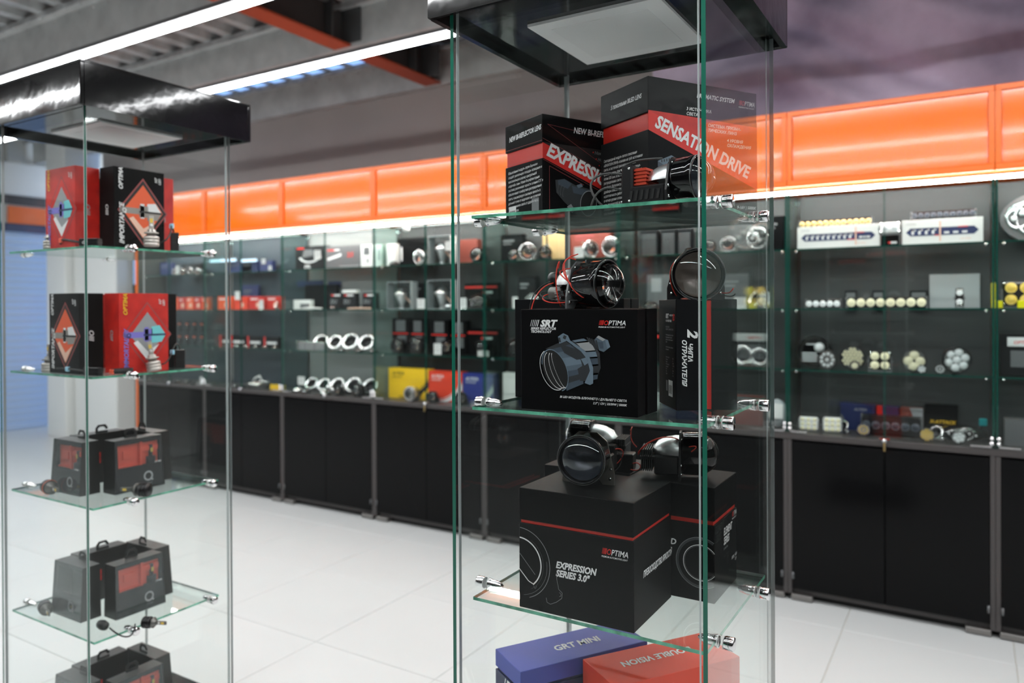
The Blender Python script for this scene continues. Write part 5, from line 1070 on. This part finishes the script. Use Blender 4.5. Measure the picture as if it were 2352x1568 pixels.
bs = put('blue_sign', 'narrow blue sign strip', 'sign', 5, 1, 712, ym(4.03), 0, .16); MB().box(-.13, .13, 0, .006, 0, .045, b=.001).build('plate', 'p_navy', bs); bs = put('blue_sign', 'short blue sign strip', 'sign', 5, 1, 768, ym(4.03), 0, .15); MB().box(-.06, .06, 0, .006, 0, .045, b=.001).build('plate', 'p_navy', bs)
def tou(p, w, h): p.text('DU', w*.1, h*.35, h*.35, 'p_grey', 2, .02, .1); p.rect(w*.15, w*.35, h*.8, h*.9, 'p_red', 2); p.rect(w*.35, w*.8, h*.8, h*.9, 'p_white', 2)
for u in (756, 786, 832): gbox(5, 1, u, u+32, 38, 'carton_grey', 'small carton lettered DU', 3.74, .06, tou)
gbox(5, 1, 786, 818, 7, 'plastic_white', 'white lid on small carton', 3.74, .06, None, 'white_tray', 0, .108); gbox(5, 1, 673, 712, 22, 'carton_white', 'small white-topped carton', 3.74, .06, lambda p, w, h: (p.rect(w*.4, w*.95, h*.1, h*.6, 'p_grey2', 1))); gbox(5, 1, 672, 742, 56, 'carton_dark', 'dark wide lamp carton', 3.95, .06)
st_ = put('lamp_strip', 'white flexible lamp strip', 'lamp strip', 5, 1, 715, ym(3.66)); MB().tube([(-.09, 0, .006), (-.03, 0, .012), (.05, 0, .008), (.1, 0, .006)], .006).build('strip', 'plastic_white', st_); st_ = put('lamp_strip', 'pink flexible lamp strip', 'lamp strip', 5, 1, 825, ym(3.66)); MB().tube([(-.1, 0, .006), (.0, 0, .008), (.1, 0, .006)], .005).build('strip', 'p_peach', st_); gdome(5, 1, 765, 15, 'tiny chrome dome', 3.67, 'chrome')
for u, px in ((737, 38), (770, 38), (805, 44), (842, 42)): gring(5, 2, u, px, 'chrome lens shroud', 3.80, 14, -32)
for u in (690, 712, 734): gbox(5, 2, u-11, u+10, 19, 'chrome_soft', 'glossy chrome lamp block', 3.70, .05, None, 'chrome_block')
for u, px in ((784, 18), (824, 18), (862, 20)): gdome(5, 2, u, px, 'small chrome dome', 3.66, 'chrome')
for u, px in ((716, 34), (744, 34), (775, 38), (812, 42), (850, 42)): gring(5, 3, u, px, 'chrome angled lens shroud', 3.84, 10, -36)
for u, px in ((684, 24), (702, 20), (748, 26)): gdome(5, 3, u, px, 'low chrome dome', 3.65, 'chrome')
glens(5, 3, 775, 22, 'dark lens facing front', 3.64, 0); glens(5, 3, 818, 30, 'black lens under chrome shroud', 3.65, 0); gcard(5, 3, 692, 22, 20, dz=.045, y=3.70)
# ---- red carton case (6)
def redc(p, w, h): p.rect(w*.1, w*.6, h*.75, h*.85, 'p_white', 1); p.disc(w*.6, h*.35, h*.2, 'p_peach', 1)
for u, w_, mt in ((500, 32, 'carton_orange'), (538, 30, 'carton_tomato'), (572, 34, 'carton_red'), (612, 34, 'carton_red')): gbox(6, 1, u, u+w_, 30, mt, 'small red bulb carton', 3.74, .06, redc)
gcard(6, 1, 600, 14, 22)
for u in (496, 530, 568, 606): gbox(6, 2, u, u+33, 26, 'carton_dark', 'dark red-edged carton', 3.80, .06, lambda p, w, h: (p.rect(w*.2, w*.9, h*.35, h*.55, 'p_white', 1), p.rect(0, w*.12, 0, h, 'p_red', 1)))
for k in range(6): gdome(6, 2, 520+k*22, 11, 'tiny chrome bulb cap', 3.67, 'chrome')
def tube(c, s, u0, u1, v, desc, mt='lamp_blue'):
    y = ym(3.86); u = (u0+u1)/2; w = xu(u1, y, .3)-xu(u0, y, .3); t = put('lamp_tube', desc, 'lamp', c, s, u, y, 0, v); MB().cyl((-w/2, 0, 0), .010, w, 'X', 10).build('tube', mt, t); MB().box(-w/2, w/2, -.006, .02, .009, .016).build('holder', 'steel_grey', t)
tube(6, 0, 484, 540, .10, 'lit blue-white tube'); tube(6, 0, 556, 588, .09, 'short lit blue-white tube')
for u, w_ in ((487, 58), (556, 34), (596, 30)): gbox(6, 0, u, u+w_, 26, 'carton_navy', 'dark blue carton', 3.92, .06, bars('p_grey2'))
gbox(6, 1, 556, 592, 56, 'carton_navy', 'tall blue carton', 3.95, .05, bars('p_grey2')); gcard(6, 0, 620, 11, 12); gcard(6, 0, 605, 12, 12, 'small white square card', dz=.05); gcard(6, 1, 545, 16, 20, 'tall white card', y=3.70, dz=.07); gring(6, 1, 634, 20, 'small round ring', 3.72)
hs = put('silver_hose', 'coiled silver hose', 'hose', 6, 3, 590, ym(3.72)); m = MB()
for k in range(3): m.torus(.06+.012*k, .008, 'Z', (.0, .02, .010+.014*k), 26, 6)
m.build('coil', 'chrome_soft', hs); MB().tube([(-.05, 0, .03), (-.02, 0, .07), (.03, 0, .09), (.05, 0, .06)], .007).build('tail', 'plastic_white', hs)
gbox(6, 3, 620, 652, 12, 'carton_yellow', 'small yellow tool', 3.68, .03, None, 'hand_tool')
for k in range(2): gdome(6, 3, 540+k*16, 13, 'tiny chrome knob', 3.66, 'chrome')
# ---- far left case (7)
for k in range(5): gbox(7, 1, 392+k*18, 408+k*18, 28, 'carton_red' if k % 2 else 'carton_orange', 'small pinkish bulb carton', 3.72, .05, redc)
for r, s_ in ((0, 2), (1, 2)):
    for k in range(5):
        t = put('bulb_card', 'upper bulb card' if r else 'lower bulb card', 'bulb card', 7, s_, 398+k*17, ym(3.95-.06*(1-r)), 0, .10*r+.002)
        MB().box(-.022, .022, 0, .002, 0, .085).build('card', 'carton_dark', t); MB().cyl((0, -.012, .02), .009, .035, 'Z', 10).build('bulb', 'acrylic', t); MB().cyl((0, -.012, .055), .010, .012, 'Z', 10).build('cap', 'p_orange', t)
gcard(7, 0, 407, 14, 20, dz=.0); gbox(7, 0, 368, 396, 30, 'carton_navy', 'dark blue carton', 3.9, .06, bars('p_grey2')); gbox(7, 0, 420, 462, 26, 'carton_dark', 'dark small carton', 3.9, .06, bars('p_grey2'))
for k in range(4): glens(7, 0, 400+k*18, 14, 'tiny silver lens', 3.72, 10, 'chrome')
for k in range(6): gdome(7, 3, 346+k*21, 13, 'tiny silver lens cap', 3.66, 'chrome')
gcard(7, 3, 462, 9, 18, 'small white strip card', y=3.64)
for k in range(2): gbox(7, 2, 360+k*19, 377+k*19, 34, 'carton_navy', 'navy bulb carton', 3.8, .06, bars('p_grey2'))
# blue-lit screens in the room beyond
t = thing('display_screen', 'blue lit screens seen beyond the left tower', 'screen', (-6.86, 4.478, .28)); MB().box(-.3, .3, -.03, .02, -.25, .25, b=.006).build('bezel', 'black_plastic', t); MB().box(-.28, -.02, -.034, -.03, -.05, .22).box(.02, .28, -.034, -.03, -.05, .22).build('screen', 'screen', t)
# ---- labels that single out each thing
ORD = ['first', 'second', 'third', 'fourth', 'fifth', 'sixth', 'seventh', 'eighth', 'ninth']
from collections import defaultdict
by_ = defaultdict(list)
for g in GOODS: by_[g[1], g[2], g[3]].append(g)
for (d_, c, s), gs in by_.items():
    gs.sort(key=lambda g: g[4])
    for k, g in enumerate(gs):
        where = ('worktop under the ' if s == 3 else SHELF[s]+' of the ')+CASE[c]+' case'
        g[0]['label'] = f'{d_} on {where}' if len(gs) == 1 else f'{d_}, {ORD[k]} from left on {where}'
        g[0]['group'] = f'goods on the {where}'
